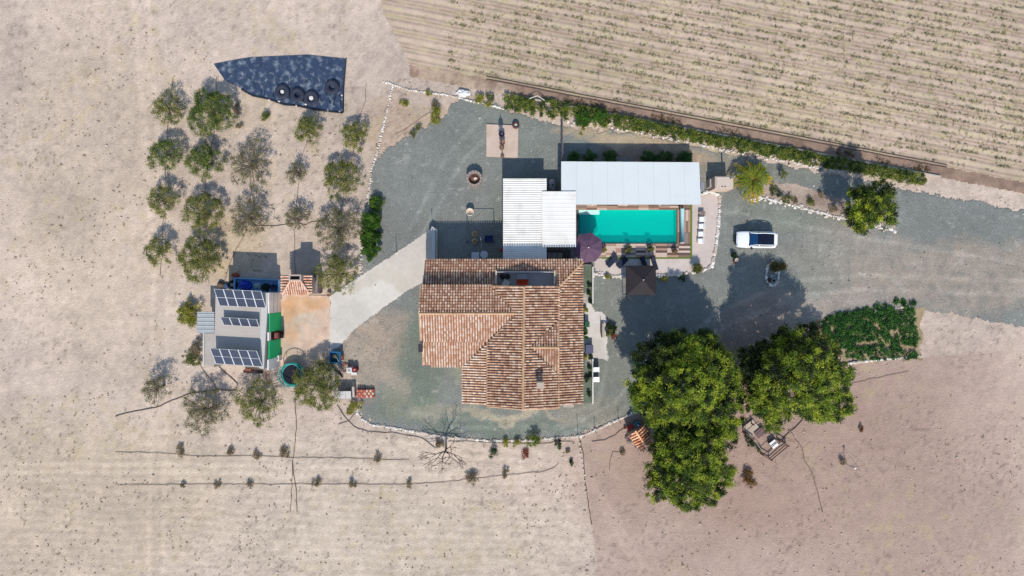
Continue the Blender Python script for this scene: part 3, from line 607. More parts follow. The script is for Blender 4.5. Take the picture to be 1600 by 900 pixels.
cb = MB().box((c2.x - .05, c2.y, 3.0), (.34, .7, 6.0)).build('chimney', RW, house); MB().box((c2.x - .05, c2.y, 6.05), (.42, .8, .09)).build('chimney_cap', mat('dark_cap', C(60, 58, 60)), cb)
# things on the terrace
BLK = mat('black_plastic', C(26, 26, 30), rough=.5, var=.1); ORG = mat('orange_fabric', C(214, 72, 30), var=.1, scale=8)
GREYT = mat('grey_fabric', C(150, 150, 152), var=.08)
for i, (x, lab) in enumerate(((785, 'round black stool at the left end of the roof terrace'), (793, 'round black stool next to the cream chair on roof terrace'))):
    s_ = thing('stool', lab, 'stool', P(x, 432, tf + .5) - Vector((0, 0, .5)), 0, 'black stools on the roof terrace')
    MB().lathe([(.02, .42), (.26, .43), (.29, .47), (.27, .52), (.02, .54)], n=18).build('seat', BLK, s_, True)
    for k in range(3): MB().tube([(.2 * math.cos(k * 2.1), .2 * math.sin(k * 2.1), 0), (.12 * math.cos(k * 2.1), .12 * math.sin(k * 2.1), .44)], .02, 5).build('leg', BLK, s_)
CRM = mat('cream_fabric', C(214, 206, 190), var=.1, scale=6)
def chair(name, label, loc, rz, m, seatm=None, wdt=.6, group=None, cat='chair'):
    t = thing(name, label, cat, loc, rz, group)
    MB().box((0, 0, .42), (wdt, .55, .07)).build('seat', seatm or m, t, bevel=.02)
    MB().box((0, .3, .68), (wdt, .06, .5), 0, -.2).build('backrest', m, t, bevel=.02)
    for sx in (-1, 1):
        MB().box((sx * (wdt / 2), 0, .6), (.05, .5, .04)).build('armrest', m, t, bevel=.01)
        for sy in (-1, 1): MB().tube([(sx * wdt * .46, sy * .24, 0), (sx * wdt * .44, sy * .22, .42)], .025, 5).build('leg', m, t)
    return t
chair('armchair', 'cream armchair between the stools and orange seats on the roof terrace', P(791, 442, tf + .3) - Vector((0, 0, .3)), 2.6, CRM)
tb = thing('terrace_table', 'grey table in front of orange seats on the roof terrace', 'table', P(816, 432.5, tf))
MB().box((0, 0, .7), (1.1, .55, .05)).build('tabletop', GREYT, tb, bevel=.01)
for sx in (-1, 1):
    for sy in (-1, 1): MB().box((sx * .5, sy * .24, .34), (.05, .05, .68)).build('leg', GREYT, tb)
for x, lab in ((811.6, 'left orange cushioned seat on the roof terrace'), (820.6, 'right orange cushioned seat on the roof terrace')):
    chair('armchair', lab, P(x, 440, tf), math.pi, ORG, wdt=.54, group='orange seats on the roof terrace')

# corrugated sheds
SHR = mat('white_sheet_metal', C(236, 232, 224, .84), rough=.45, stretch=(3, .6, 1), var=.05, scale=1.2, spec=.4, dirt_or_sheen=(C(196, 190, 176), .45), dscale=.8)
SHR2 = mat('white_roof_sheet', C(236, 232, 224, .84), rough=.5, var=.04, scale=1, dirt_or_sheen=(C(200, 196, 186), .4), dscale=.6)
def ribs(poly, h, parent, m, name, pitch=.235, hgt=.035, axis='y', zf=None):
    """corrugated sheet: ribs running east-west, stepping along y"""
    pw = wpoly(poly, h, parent.location); x0 = min(p[0] for p in pw); x1 = max(p[0] for p in pw); y0 = min(p[1] for p in pw); y1 = max(p[1] for p in pw)
    mb = MB(); y = y0; vs = []; z = h - parent.location.z
    prof = []
    while y < y1 - 1e-3:
        e = min(y1, y + pitch); prof += [(y, 0), (y + (e - y) * .62, 0), (y + (e - y) * .72, hgt), (y + (e - y) * .9, hgt)]; y = e
    prof.append((y1, 0))
    for (yy, dz) in prof: vs += [(x0, yy, z + dz), (x1, yy, z + dz)]
    fs = [(2 * i, 2 * i + 1, 2 * i + 3, 2 * i + 2) for i in range(len(prof) - 1)]
    mb.add(vs, fs); mb.box(((x0 + x1) / 2, (y0 + y1) / 2, z - .05), (x1 - x0 - .02, y1 - y0 - .02, .06))
    return mb.build(name, m, parent)
s1 = thing('metal_shed', 'shed with ribbed white metal roof directly above the house roof', 'shed', P(820, 345))
ribs([(787, 279), (854, 279), (852, 409), (786, 409)], 2.65, s1, SHR, 'roof', pitch=.237, hgt=.05)
wall_prism([(788, 281), (852, 281), (851, 405), (788, 405)], 2.55, CW, s1, hz=2.6)
s2 = thing('metal_shed', 'flat smoother white roof beside the pool, joined to the ribbed shed', 'shed', P(873, 342))
ribs([(847, 299), (900, 299), (899, 386), (847, 386)], 2.8, s2, SHR2, 'roof', pitch=.42, hgt=.008)
for a, b in ((850, 302), (896, 302), (850, 383), (896, 383)):
    p = P(a, b, 2.7) - s2.location; MB().box((p.x, p.y, 1.33), (.14, .14, 2.66)).build('post', WH, s2)
MB().box((P(849, 342, 2.7).x - s2.location.x, 0, 1.3), (.12, 6, 2.6)).build('wall', CW, s2)
s3 = thing('pool_house', 'long pale blue-grey panel roof along the upper side of the pool', 'pool house', P(985, 288))
PHM = mat('pale_panel', C(218, 222, 220, .84), rough=.4, var=.02, scale=.8, spec=.4, dirt_or_sheen=(C(220, 222, 222), .5), dscale=.4)
for k in range(9):
    a0 = 877 + (1092.5 - 877) * k / 9; a1 = 877 + (1092.5 - 877) * (k + 1) / 9; b0 = 877 + (1095.5 - 877) * k / 9; b1 = 877 + (1095.5 - 877) * (k + 1) / 9
    ql = 252.3 + k * .15; pts = [P(a0, ql, 2.55), P(a1 - .12, ql, 2.55), P(b1 - .12, 319.5, 2.75), P(b0, 319.5, 2.75)]
    v = [p - s3.location for p in pts]; MB().add([tuple(p) for p in v] + [(p.x, p.y, p.z - .07) for p in v], [(3, 2, 1, 0), (4, 5, 6, 7), (0, 1, 5, 4), (1, 2, 6, 5), (2, 3, 7, 6), (3, 0, 4, 7)]).build('roof_panel', PHM, s3)
wall_prism([(879, 255), (1090, 255), (1090, 259), (879, 259)], 2.45, CW, s3, hz=2.5)
wall_prism([(879, 259), (882, 259), (882, 314), (879, 314)], 2.45, CW, s3, hz=2.5)
wall_prism([(1087, 259), (1091, 259), (1091, 314), (1087, 314)], 2.45, CW, s3, hz=2.5)
for x in (930, 985, 1040):
    p = P(x, 314, 2.6) - s3.location; MB().box((p.x, p.y, 1.3), (.16, .16, 2.56)).build('post', WH, s3)
MB().box((P(1094, 290, 2.2).x - s3.location.x + .25, P(1094, 291, 2.2).y - s3.location.y, 1.9), (.35, .85, .6)).build('air_conditioner', mat('ac_grey', C(150, 150, 156), var=.2, scale=12), s3, bevel=.02)

# solar shed, upper left
s4 = thing('solar_shed', 'flat grey shed roof carrying three rows of solar panels, green shutters on its right wall', 'shed', P(385, 515))
RF = mat('shed_roof_sheet', C(196, 186, 176), rough=.7, var=.08, scale=1.2, dirt_or_sheen=(C(178, 160, 146), .5), dscale=.5, stretch=(.4, 4, 1))
RF2 = mat('shed_parapet', C(206, 202, 196), rough=.7, var=.06)
h4 = 2.75
wall_prism([(337, 456), (409, 458), (405, 574), (334, 569)], h4, RF, s4, 'roof')
MB().prism(wpoly([(409, 457), (419, 458), (412, 577), (404.5, 575)], h4 + .12, s4.location), 0, h4 + .12).build('parapet', RF2, s4)
MB().prism(wpoly([(319, 521), (335.5, 521), (334.5, 574), (319, 570)], h4 - .3, s4.location), 0, h4 - .3).build('side_roof', mat('side_roof_sheet', C(190, 182, 172), var=.08, dirt_or_sheen=(C(170, 150, 136), .5)), s4)
MB().prism(wpoly([(317, 521), (319.3, 521), (319.3, 571), (317, 570)], h4 - .2, s4.location), 0, h4 - .2).build('parapet', RF2, s4)
ribs([(308, 487), (335, 487), (335, 520.4), (308, 520.4)], h4 - .2, s4, mat('grey_corrugated', C(176, 180, 180), rough=.5, var=.08, scale=2), 'side_roof', pitch=.42, hgt=.04)
wall_prism([(311, 489), (335, 489), (335, 519), (311, 519)], h4 - .35, CW, s4, hz=h4 - .3)
GRN = mat('green_shutter', (0.005, .44, .15, 1), rough=.7, var=.08, scale=4, stretch=(1, 6, 1)); EW = mat('east_wall', C(240, 230, 222, .9), var=.1, scale=2, dirt_or_sheen=(C(176, 160, 148), .4))  # both colours brightened to stand in for sunlight missing on this wall
xe = P(438.6, 0).x - s4.location.x
def ewall(py0, py1, z0, z1, x, th, m, nm):
    a_, b_ = P(0, py1).y - s4.location.y, P(0, py0).y - s4.location.y
    return MB().box((x, (a_ + b_) / 2, (z0 + z1) / 2), (th, b_ - a_, z1 - z0)).build(nm, m, s4)
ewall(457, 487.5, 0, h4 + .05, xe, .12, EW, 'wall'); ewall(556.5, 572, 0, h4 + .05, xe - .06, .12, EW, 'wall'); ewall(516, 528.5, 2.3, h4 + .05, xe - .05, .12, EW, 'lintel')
for z_ in (.9, 1.8): ewall(458, 487, z_, z_ + .04, xe + .07, .02, mat('joint', C(160, 150, 142)), 'wall_joint')
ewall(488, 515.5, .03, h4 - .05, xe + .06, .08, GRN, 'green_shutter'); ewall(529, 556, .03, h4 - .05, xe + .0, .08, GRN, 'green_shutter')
ewall(516, 528.5, 0, 2.3, xe - .04, .06, BLK, 'doorway')
PAN = mat('solar_cell', C(58, 62, 78), rough=.25, var=.10, scale=1.2, spec=.5, stretch=(1, 1, 1)); FRM = mat('panel_frame', C(214, 216, 220), rough=.4, metal=.2)
def array(label, ul, ur, lr, ll, cols, rows):
    UL, UR, LR, LL = P(*ul), P(*ur), P(*lr), P(*ll); g = (UL + UR + LR + LL) / 4; g.z = h4
    t = thing('solar_array', label, 'solar panels', g, 0, 'solar arrays on the shed roof')
    nrm = (UR - UL).cross(UL - LL); nrm = nrm.normalized() * (1 if nrm.z > 0 else -1)
    B = lambda s_, q: UL.lerp(UR, s_).lerp(LL.lerp(LR, s_), q) - g
    fm = MB(); a = [B(0, 0), B(1, 0), B(1, 1), B(0, 1)]; fm.add([tuple(p) for p in a] + [tuple(p - nrm * .04) for p in a], [(3, 2, 1, 0), (4, 5, 6, 7), (0, 1, 5, 4), (1, 2, 6, 5), (2, 3, 7, 6), (3, 0, 4, 7)])
    fm.build('mounting_frame', FRM, t)
    for i in range(cols):
        for j in range(rows):
            e = .055; f_ = .03; p = [B((i + e) / cols, (j + f_) / rows), B((i + 1 - e) / cols, (j + f_) / rows), B((i + 1 - e) / cols, (j + 1 - f_) / rows), B((i + e) / cols, (j + 1 - f_) / rows)]
            MB().add([tuple(q + nrm * .015) for q in p] + [tuple(q + nrm * .004) for q in p], [(3, 2, 1, 0), (4, 5, 6, 7), (0, 1, 5, 4), (1, 2, 6, 5), (2, 3, 7, 6), (3, 0, 4, 7)]).build('panel', PAN, t)
    for s_ in [k / cols for k in range(0, cols + 1, 2)]:
        s_ = min(max(s_, .02), .98); p = B(s_, .03); q = B(s_, .98); MB().tube([(p.x, p.y, .0), (p.x, p.y, p.z - .05)], .03, 5).build('strut', FRM, t)
        MB().tube([(p.x, p.y, .05), (q.x, q.y, q.z - .06)], .025, 5).build('rail', FRM, t)
array('upper solar array of ten panels at the top edge of the shed', (334, 451.5, 3.9), (408, 455, 3.9), (415.5, 481, 2.88), (343, 477.5, 2.88), 5, 2)
array('narrow middle solar array of four panels', (344, 495.5, 3.45), (401, 499, 3.45), (405, 511, 2.88), (349.5, 507.5, 2.88), 4, 1)
array('lower solar array of ten panels at the bottom edge of the shed', (328, 544.5, 3.9), (401, 548.5, 3.9), (410.5, 573, 2.88), (337, 568, 2.88), 5, 2)

# ------------------------------------------------------------------ trees
G = lambda r, g, b, f=0.8: C(r, g, b, f)
OLV = [G(76, 88, 36), G(116, 122, 54), G(150, 146, 72), G(96, 108, 56), G(166, 158, 88)]
OLG = [G(60, 86, 36), G(84, 106, 42), G(110, 124, 54), G(140, 142, 66)]
OLS = [G(128, 120, 98), G(108, 108, 70), G(142, 136, 96), G(116, 104, 84)]
def olive(px, py, r, dens, pal, label, seed, hgt=3.0, off=(0, 0), ry=None, twigs=60):
    hgt *= .72; c = P(px, py, hgt * .65); rx = r / S * .95; ry_ = (ry or r) / S * .95; c.z = 0
    t = thing('olive_tree', label, 'olive tree', c, 0, 'olive trees of the grove')
    g = np.random.default_rng(seed)
    tk = MB(); limbs = MB(); n = 6
    tk.tube([(0, 0, -.05), (.05, -.02, .5), (0, .04, 1.0)], .17, 8, .11).build('trunk', BARK, t, True)
    bl = blobdome(int(120 * (.5 + .5 * dens) * (rx * ry_) / 3.2) + 10, rx * 1.04, ry_ * 1.04, hgt * .35, hgt, .33, seed, rag=.2 if dens > .6 else .3)
    for k in range(twigs if dens < .7 else twigs // 2):
        b = bl[int(g.integers(len(bl)))]; s_ = (g.uniform(-.08, .08), g.uniform(-.08, .08), .95)
        m_ = (b[0] * .45 + g.uniform(-.2, .2), b[1] * .45 + g.uniform(-.2, .2), .95 + (b[2] - .95) * .6)
        limbs.tube([s_, m_, (b[0] * 1.02, b[1] * 1.02, b[2] + .05)], .035, 4, .012)
    limbs.build('branches', TWIG, t)
    crown('crown', bl, int(14 + 46 * dens), (.17, .05), pal, t, up=.5)
    return t
OT = [(262, 168, 25, .55, OLV, 'grey-green olive at the upper left corner of the grove, left of the big dark one', 2.6),
 (328, 176, 34, 1.0, OLG, 'largest dense dark green olive, top of the grove', 3.6),
 (258, 241, 24, .8, OLG, 'green olive on the left edge, second from the top', 3.0),
 (319, 253, 28, .8, OLG, 'green olive with open heart below the largest dark olive', 3.0),
 (390, 257, 33, .38, OLS, 'big sparse straw-coloured olive in the third column, upper one', 3.2),
 (254, 313, 23, .7, OLV, 'olive on the left edge, third from the top', 2.9),
 (315, 333, 30, .8, OLV, 'olive-green tree in second column beside the lower sparse olive', 3.1),
 (388, 339, 29, .5, OLS, 'sparse olive in the third column, lower one', 3.0),
 (482, 204, 21, .75, OLV, 'small pointed olive below the black plastic sheet', 2.6),
 (555, 212, 20, .85, OLV, 'small round bluish olive nearest the top of the white stone line', 2.4),
 (463, 268, 16, .4, OLS, 'tiny thin olive with bare twigs between two fuller trees', 2.0),
 (533, 279, 29, .75, OLV, 'wide olive beside the middle of the white stone line', 2.8),
 (463, 341, 18, .42, OLS, 'small sparse olive above the brick oven hut shadow', 2.4),
 (527, 357, 34, .5, OLS, 'wide greyish olive left of the dark green shrubs', 3.2),
 (311, 406, 33, .85, OLV, 'dense grey-green olive left of the yellow weed patch', 3.3),
 (247, 392, 21, .7, OLV, 'olive on the left edge level with the solar shed shadow', 2.8),
 (527, 428, 31, .6, OLV, 'olive overhanging the upper corner of the concrete ramp', 3.2),
 (320, 641, 35, .5, OLS, 'thin-crowned olive below the solar shed, left one', 3.2),
 (404, 628, 34, .55, OLV, 'olive below the solar shed close to its lower right corner', 3.3),
 (495, 603, 36, .9, OLV, 'broad dense olive to the right of the trampoline', 3.9),
 (243, 606, 22, .35, OLS, 'faded leafless-looking olive at the left edge below mid height', 2.8)]
for i, (px, py, r, d, pal, lab, hg) in enumerate(OT): olive(px, py, r, d, pal, lab, 100 + i, hg)

BG = [G(40, 70, 18), G(62, 98, 24), G(88, 124, 34)]
YG = [G(110, 116, 34), G(146, 146, 46), G(170, 160, 70)]
DRY = [G(134, 114, 92), G(158, 138, 110), G(112, 106, 78)]
DKG = [G(30, 48, 26), G(44, 66, 34), G(60, 84, 40)]
MXG = [G(70, 86, 36), G(104, 112, 50), G(140, 134, 76)]
def bush(px, py, r, pal, label, name='shrub', cat='shrub', hgt=None, dens=1.0, ry=None, group=None, leaf=(.16, .06), rag=.3, loc=None, m=None):
    hgt = hgt or max(.25, r / S * 1.0); c = P(px, py, hgt * .5) if loc is None else Vector(loc); z = 0 if loc is None else loc[2]; c.z = z
    t = thing(name, label, cat, c, 0, group)
    rx = r / S; ry_ = (ry or r) / S; k = max(5, int(26 * rx * ry_ / .3 * .6))
    bl = blobdome(min(k, 120), rx * .9, ry_ * .9, hgt * .15, hgt, min(.26, .45 * rx + .04), int(px * 7 + py), rag=rag)
    mb = MB()
    for b in bl[:7]: mb.tube([(0, 0, 0), (b[0] * .6, b[1] * .6, b[2])], .018, 4, .008)
    mb.build('stems', TWIG, t)
    crown('foliage', bl, int(60 * dens), leaf, pal, t)
    return t
bush(588, 317, 11, BG, 'small round dark green shrub above the tall shrub clump by the gravel yard', hgt=.9)
for py, rx_, ry_, lab in ((347, 15, 17, 'upper bright green shrub of the tall clump left of the gravel yard'), (369, 15, 15, 'middle green shrub of the clump left of the gravel yard'), (390, 12, 15, 'lowest green shrub of the clump left of the gravel yard')):
    bush(579, py, rx_, BG, lab, hgt=1.5, ry=ry_, dens=2.0, group='green shrubs left of the gravel yard', leaf=(.24, .07))
bush(296, 491, 17, YG, 'yellow-green bush left of the grey corrugated annex', hgt=1.0, dens=.8, ry=20, rag=.5); bush(300, 560, 15, MXG, 'scraggly yellow-green bush below the annex at the grove edge', hgt=.9, dens=.6, ry=10, rag=.6)
bush(307, 545, 9, DRY, 'dry brown bush beside the lower left side of shed', hgt=.9, dens=.5, ry=14)
for px, py, r, pal, lab in ((897, 246, 9, DKG, 'leftmost dark bush behind the long white roof'), (921, 245, 9, DKG, 'second dark bush from the left behind the long white roof'), (954, 246, 11, DKG, 'wider dark bush, third behind the long white roof'),
                            (1013, 246, 11, DKG, 'dark bush, fourth from the left behind the long white roof'), (1038, 246, 11, DKG, 'dark bush, fifth from the left behind the long white roof'), (1070, 249, 12, DKG, 'dark bush at the right end behind the long white roof')):
    bush(px, py, r, [G(44, 72, 30), G(62, 98, 40), G(84, 120, 50)], lab, hgt=1.1, dens=1.3, group='dark bushes behind the long white roof')
SM = [(680, 181, 8, YG, 'yellow-green upright weed on the gravel edge near the top', 1.0, 14), (680, 165, 6, DRY, 'dry tuft above the yellow-green weed', .5, None), (645, 207, 4, MXG, 'small weed on the upper gravel edge, left one', .4, 6), (654, 201, 4, MXG, 'small weed on the upper gravel edge, right one', .4, 6),
      (670, 148, 5, YG, 'small tuft touching the top white stone line', .4, None), (632, 163, 6, YG, 'low yellow tuft right of the top of the left stone line', .3, None), (749, 154, 7, YG, 'yellow shrub by the white stones right of the path start', .7, 8), (763, 164, 5, YG, 'small yellow shrub inside the gravel by the white stones', .5, None), (766, 152, 6, MXG, 'pale shrub beside the start of the hedge', .6, None),
      (416, 182, 7, MXG, 'sprouting weed below the black plastic sheet', .5, 9), (373, 198, 5, DRY, 'tiny dead tuft below the left end of the plastic sheet', .3, None), (371, 171, 5, DRY, 'small dry weed beside largest olive', .3, 8),
      (1223, 272, 6, MXG, 'small dark-headed shrub on the gravel strip right of the palm', 1.2, 6), (1215, 302, 6, DKG, 'dark shrub in the bed just right of the palm', .7, None), (1224, 309, 5, MXG, 'second shrub in the bed right of the palm', .6, None), (1234, 311, 5, MXG, 'third shrub in the bed right of the palm', .6, None), (1243, 313, 4, DRY, 'fourth, dry shrub in the bed right of the palm', .5, None), (1208, 296, 4, MXG, 'small sprout against the palm fronds', .6, 8),
      (1267, 318, 6, MXG, 'round shrub in the middle of the bed above the driveway', .5, None), (1303, 328, 6, DRY, 'brownish shrub toward the right end of the bed above the driveway', .5, None), (1283, 303, 4, DRY, 'small dry shrub in the upper part of the bed', .5, 7),
      (951, 499, 0, None, '', 0, None),
      (790, 692, 6, YG, 'yellow-green round plant in the row below the house stone line, first', .5, None), (808, 691, 6, YG, 'yellow-green round plant in the row below the house stone line, second', .5, None), (834, 688, 9, [G(70, 96, 24), G(104, 124, 40), G(140, 150, 60)], 'largest spiky green plant on the house stone line', 1.2, 11), (771, 704, 6, DKG, 'dark narrow plant left of the yellow-green pair', .8, 9), (872, 694, 5, DKG, 'dark plant left of the stone post', .6, 8), (822, 709, 6, [C(130, 62, 44), C(160, 84, 60)], 'flat rust-red plant below the row', .2, None),
      (888, 706, 4, DRY, 'tiny plant between the dark plant and the sparse stone line', .3, None), (894, 723, 4, DKG, 'tiny dark plant nearest the sparse stone line', .3, None), (790, 740, 6, DRY, 'small dry star-shaped plant on the hose', .4, None), (739, 748, 9, DRY, 'round greenish dry plant on the hose by the bottom', .6, None), (687, 693, 7, DRY, 'small dark plant beside the bare tree', .4, None),
      (971, 707, 5, DRY, 'small dark plant in the reddish soil, end of hose', .3, None), (989, 406, 0, None, '', 0, None),
      (1168, 741, 7, [C(110, 78, 30), C(140, 104, 44)], 'upper left rusty brown cactus clump', .5, None), (1166, 749, 6, [C(100, 72, 30), C(132, 96, 40)], 'middle rusty brown cactus clump', .5, None), (1173, 755, 7, [C(112, 80, 34), C(146, 110, 50)], 'lower rusty brown cactus clump at the frame bottom', .5, None),
      (1166, 682, 4, DKG, 'small dark shrub left of the wire pen', .5, None), (1174, 693, 6, DKG, 'dark shrub against the lower left side of the wire pen', .6, 8), (1184, 704, 5, MXG, 'pale shrub at the bottom corner of the wire pen', .5, None), (1331, 587, 5, MXG, 'small pale weed right of the right pine', .3, None), (1345, 671, 4, [C(150, 90, 60), C(120, 84, 50)], 'reddish weed at the right edge', .3, 6),
      (556, 634, 9, YG, 'yellow weed below the white bench', .5, 7), (547, 645, 5, YG, 'small bright yellow weed near start of the house stone line', .4, None),
      (1037, 436, 5, YG, 'small yellow plant on the lower patio edge right of the square parasol', .4, None), (1066, 434, 5, DKG, 'dark small plant on lower patio edge near the yucca', .4, None), (951, 434, 5, YG, 'small yellow plant on lower patio edge left of the square parasol', .5, None), (967, 189, 0, None, '', 0, None), (910, 197, 4, YG, 'tiny yellow tuft at foot of the wire fence', .3, 12),
      (1148, 399, 5, DKG, 'dark little weed lying left of the tan pots near the car', .3, None),
      (282, 703, 5, DRY, 'dry sapling at the left edge in the upper sapling row', .35, 10), (360, 706, 4, DRY, 'dry sapling second in the upper sapling row', .35, 9), (401, 712, 6, DRY, 'greenish dry sapling third in the upper sapling row', .35, 6), (443, 708, 7, DRY, 'wider dry sapling fourth in the upper sapling row', .35, 8), (590, 716, 5, DRY, 'dry sapling fifth in the upper sapling row', .35, 8),
      (287, 757, 4, DRY, 'brown sapling first in the bottom row', .35, None), (341, 756, 5, DRY, 'brown sapling second in the bottom row', .35, None), (391, 756, 5, DRY, 'brown sapling third in the bottom row', .35, None), (495, 754, 6, DRY, 'brown sapling fourth in the bottom row', .35, None), (549, 756, 6, DRY, 'brown sapling fifth in the bottom row', .35, None), (640, 757, 5, DRY, 'brown sapling sixth in the bottom row', .35, None)]
for a in SM:
    if a[2]: bush(a[0], a[1], a[2], a[3], a[4], 'small_plant', 'plant', hgt=a[5], ry=a[6], dens=.8, leaf=(.15, .05), rag=.5)

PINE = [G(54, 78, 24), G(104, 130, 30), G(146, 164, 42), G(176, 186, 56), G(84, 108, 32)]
PINE_SHADE = [G(26, 38, 22), G(40, 56, 28), G(62, 76, 32), G(86, 98, 38)]  # darker foliage colours that paint shade into the pine crowns
def pine(label, base, lobes, seed, n_per=17, leaf=(.27, .07), name='pine_tree', hs_=.93):
    """lobes: (px,py,h,r_m,dark) boughs read off the photograph, base: trunk (px,py)"""
    b0 = P(*base); t = thing(name, label, 'pine tree', b0, 0, 'large pines')
    g = np.random.default_rng(seed); top = max(l_[2] for l_ in lobes)
    MB().tube([(0, 0, -.1), (.1, .05, top * .35), (0, 0, top * .8)], .34, 10, .12).build('trunk', BARK, t, True)
    br = MB(); lit = []; drk = []
    for (px, py, h, r, dark) in lobes:
        h = h * hs_; c = P(px, py, h) - b0
        br.tube([(0, 0, h * .45), (c.x * .5, c.y * .5, h * .7), (c.x, c.y, h - .3)], .1, 5, .04)
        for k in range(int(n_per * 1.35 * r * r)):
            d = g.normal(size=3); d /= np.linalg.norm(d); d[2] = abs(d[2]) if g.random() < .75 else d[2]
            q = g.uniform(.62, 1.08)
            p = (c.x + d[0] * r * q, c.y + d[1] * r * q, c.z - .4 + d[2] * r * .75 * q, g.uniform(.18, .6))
            (drk if (g.random() < (.12 + .85 * dark) or d[2] < -.1) else lit).append(p)  # undersides and dark boughs take the painted shade colours
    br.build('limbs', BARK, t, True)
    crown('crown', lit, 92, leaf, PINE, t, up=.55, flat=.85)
    if drk: crown('shade_tint_crown', drk, 92, leaf, PINE_SHADE, t, up=.3, flat=.85)
    return t
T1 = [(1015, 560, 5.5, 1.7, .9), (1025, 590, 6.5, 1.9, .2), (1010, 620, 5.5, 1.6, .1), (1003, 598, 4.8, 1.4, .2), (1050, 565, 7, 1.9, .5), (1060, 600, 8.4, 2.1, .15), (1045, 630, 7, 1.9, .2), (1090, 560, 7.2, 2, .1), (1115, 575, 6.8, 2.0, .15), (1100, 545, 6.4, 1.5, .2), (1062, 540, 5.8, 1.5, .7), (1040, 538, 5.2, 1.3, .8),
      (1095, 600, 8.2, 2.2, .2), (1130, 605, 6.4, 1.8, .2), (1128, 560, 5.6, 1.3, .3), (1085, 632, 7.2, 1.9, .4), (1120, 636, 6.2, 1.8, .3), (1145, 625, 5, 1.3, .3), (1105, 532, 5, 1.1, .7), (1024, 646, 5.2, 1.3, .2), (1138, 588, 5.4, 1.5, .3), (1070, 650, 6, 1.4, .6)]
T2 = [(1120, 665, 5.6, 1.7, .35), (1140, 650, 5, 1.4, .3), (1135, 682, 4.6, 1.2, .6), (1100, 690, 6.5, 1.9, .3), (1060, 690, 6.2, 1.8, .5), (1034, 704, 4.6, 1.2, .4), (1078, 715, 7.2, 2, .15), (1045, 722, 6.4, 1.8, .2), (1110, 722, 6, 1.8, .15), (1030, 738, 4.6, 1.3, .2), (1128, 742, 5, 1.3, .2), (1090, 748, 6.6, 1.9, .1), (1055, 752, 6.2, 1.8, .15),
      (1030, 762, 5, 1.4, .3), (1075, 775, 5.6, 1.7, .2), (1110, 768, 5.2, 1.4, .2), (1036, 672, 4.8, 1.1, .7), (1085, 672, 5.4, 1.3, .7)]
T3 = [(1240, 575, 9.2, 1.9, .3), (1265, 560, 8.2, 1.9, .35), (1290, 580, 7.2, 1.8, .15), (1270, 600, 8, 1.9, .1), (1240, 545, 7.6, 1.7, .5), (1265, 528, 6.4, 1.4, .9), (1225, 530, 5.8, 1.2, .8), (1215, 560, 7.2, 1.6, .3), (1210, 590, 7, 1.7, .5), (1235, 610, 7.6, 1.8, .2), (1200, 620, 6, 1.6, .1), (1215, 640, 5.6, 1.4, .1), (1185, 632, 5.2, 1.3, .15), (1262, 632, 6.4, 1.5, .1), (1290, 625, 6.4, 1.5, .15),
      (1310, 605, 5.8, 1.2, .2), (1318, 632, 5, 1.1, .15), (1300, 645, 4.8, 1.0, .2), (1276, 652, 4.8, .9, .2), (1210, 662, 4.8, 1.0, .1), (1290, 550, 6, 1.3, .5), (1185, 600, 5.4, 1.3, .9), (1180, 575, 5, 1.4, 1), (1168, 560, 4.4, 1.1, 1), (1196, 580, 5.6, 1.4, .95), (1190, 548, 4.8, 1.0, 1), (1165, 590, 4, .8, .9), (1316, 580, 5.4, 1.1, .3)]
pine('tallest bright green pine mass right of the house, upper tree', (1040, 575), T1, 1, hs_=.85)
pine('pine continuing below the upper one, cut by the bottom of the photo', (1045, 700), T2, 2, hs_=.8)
pine('right-hand pine with left side coloured dark as shade above the wire pen', (1190, 560), T3, 3)
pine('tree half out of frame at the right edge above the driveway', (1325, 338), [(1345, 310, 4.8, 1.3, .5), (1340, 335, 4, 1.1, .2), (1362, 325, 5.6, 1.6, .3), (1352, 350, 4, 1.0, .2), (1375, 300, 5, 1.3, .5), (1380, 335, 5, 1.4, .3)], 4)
# palm
pt = thing('palm_tree', 'yellow-green feathery palm beside the beige barbecue block', 'palm tree', P(1167, 285), 0)
MB().tube([(0, 0, -.1), (0, 0, 1.2)], .32, 10, .26).build('trunk', BARK, pt, True)
g = np.random.default_rng(5); cen = []; dr = []; cl = []
fr = MB()
for k in range(40):
    a = k * 2.39996 + g.uniform(-.2, .2); lv = k / 39; ln = 2.45 * (1 - .25 * lv) * g.uniform(.85, 1.1); rise = .2 + .8 * lv
    pts = []
    for q in np.linspace(0, 1, 9):
        rr = ln * q * (1 - .12 * lv); z = 1.3 + rise * math.sin(q * 2.4) * .9 - .9 * q * q * (1 - lv * .3); pts.append(np.array([rr * math.cos(a), rr * math.sin(a), z]))
    fr.tube(pts, .022, 4, .008)
    u = np.array([math.cos(a), math.sin(a), 0]); s_ = np.array([-u[1], u[0], 0])
    for q in np.linspace(.12, 1, 30):
        i = min(7, int(q * 8)); p = pts[i] + (pts[i + 1] - pts[i]) * (q * 8 - i)
        for sg in (-1, 1):
            L_ = .30 * math.sin(math.pi * min(1, q * .85 + .12)) + .1; dd = u * .8 + s_ * sg * .7 + np.array([0, 0, -.15]); dd /= np.linalg.norm(dd)
            cen.append(p + dd * L_ * .5); dr.append(dd); base = np.array(G(160, 160, 30)[:3]) * (1 - lv) * 1.0 + np.array(G(112, 134, 36)[:3]) * lv
            if lv < .4: base = base * .35 + np.array(G(214, 178, 40)[:3]) * .65
            cl.append(base * g.uniform(.8, 1.25))
fr.build('frond_rib', mat('frond_rib', G(150, 140, 60), var=.1), pt)
leaves('fronds', cen, .36, .06, np.array(cl), LEAF, pt, up=.9, dirs=np.array(dr) * 3)

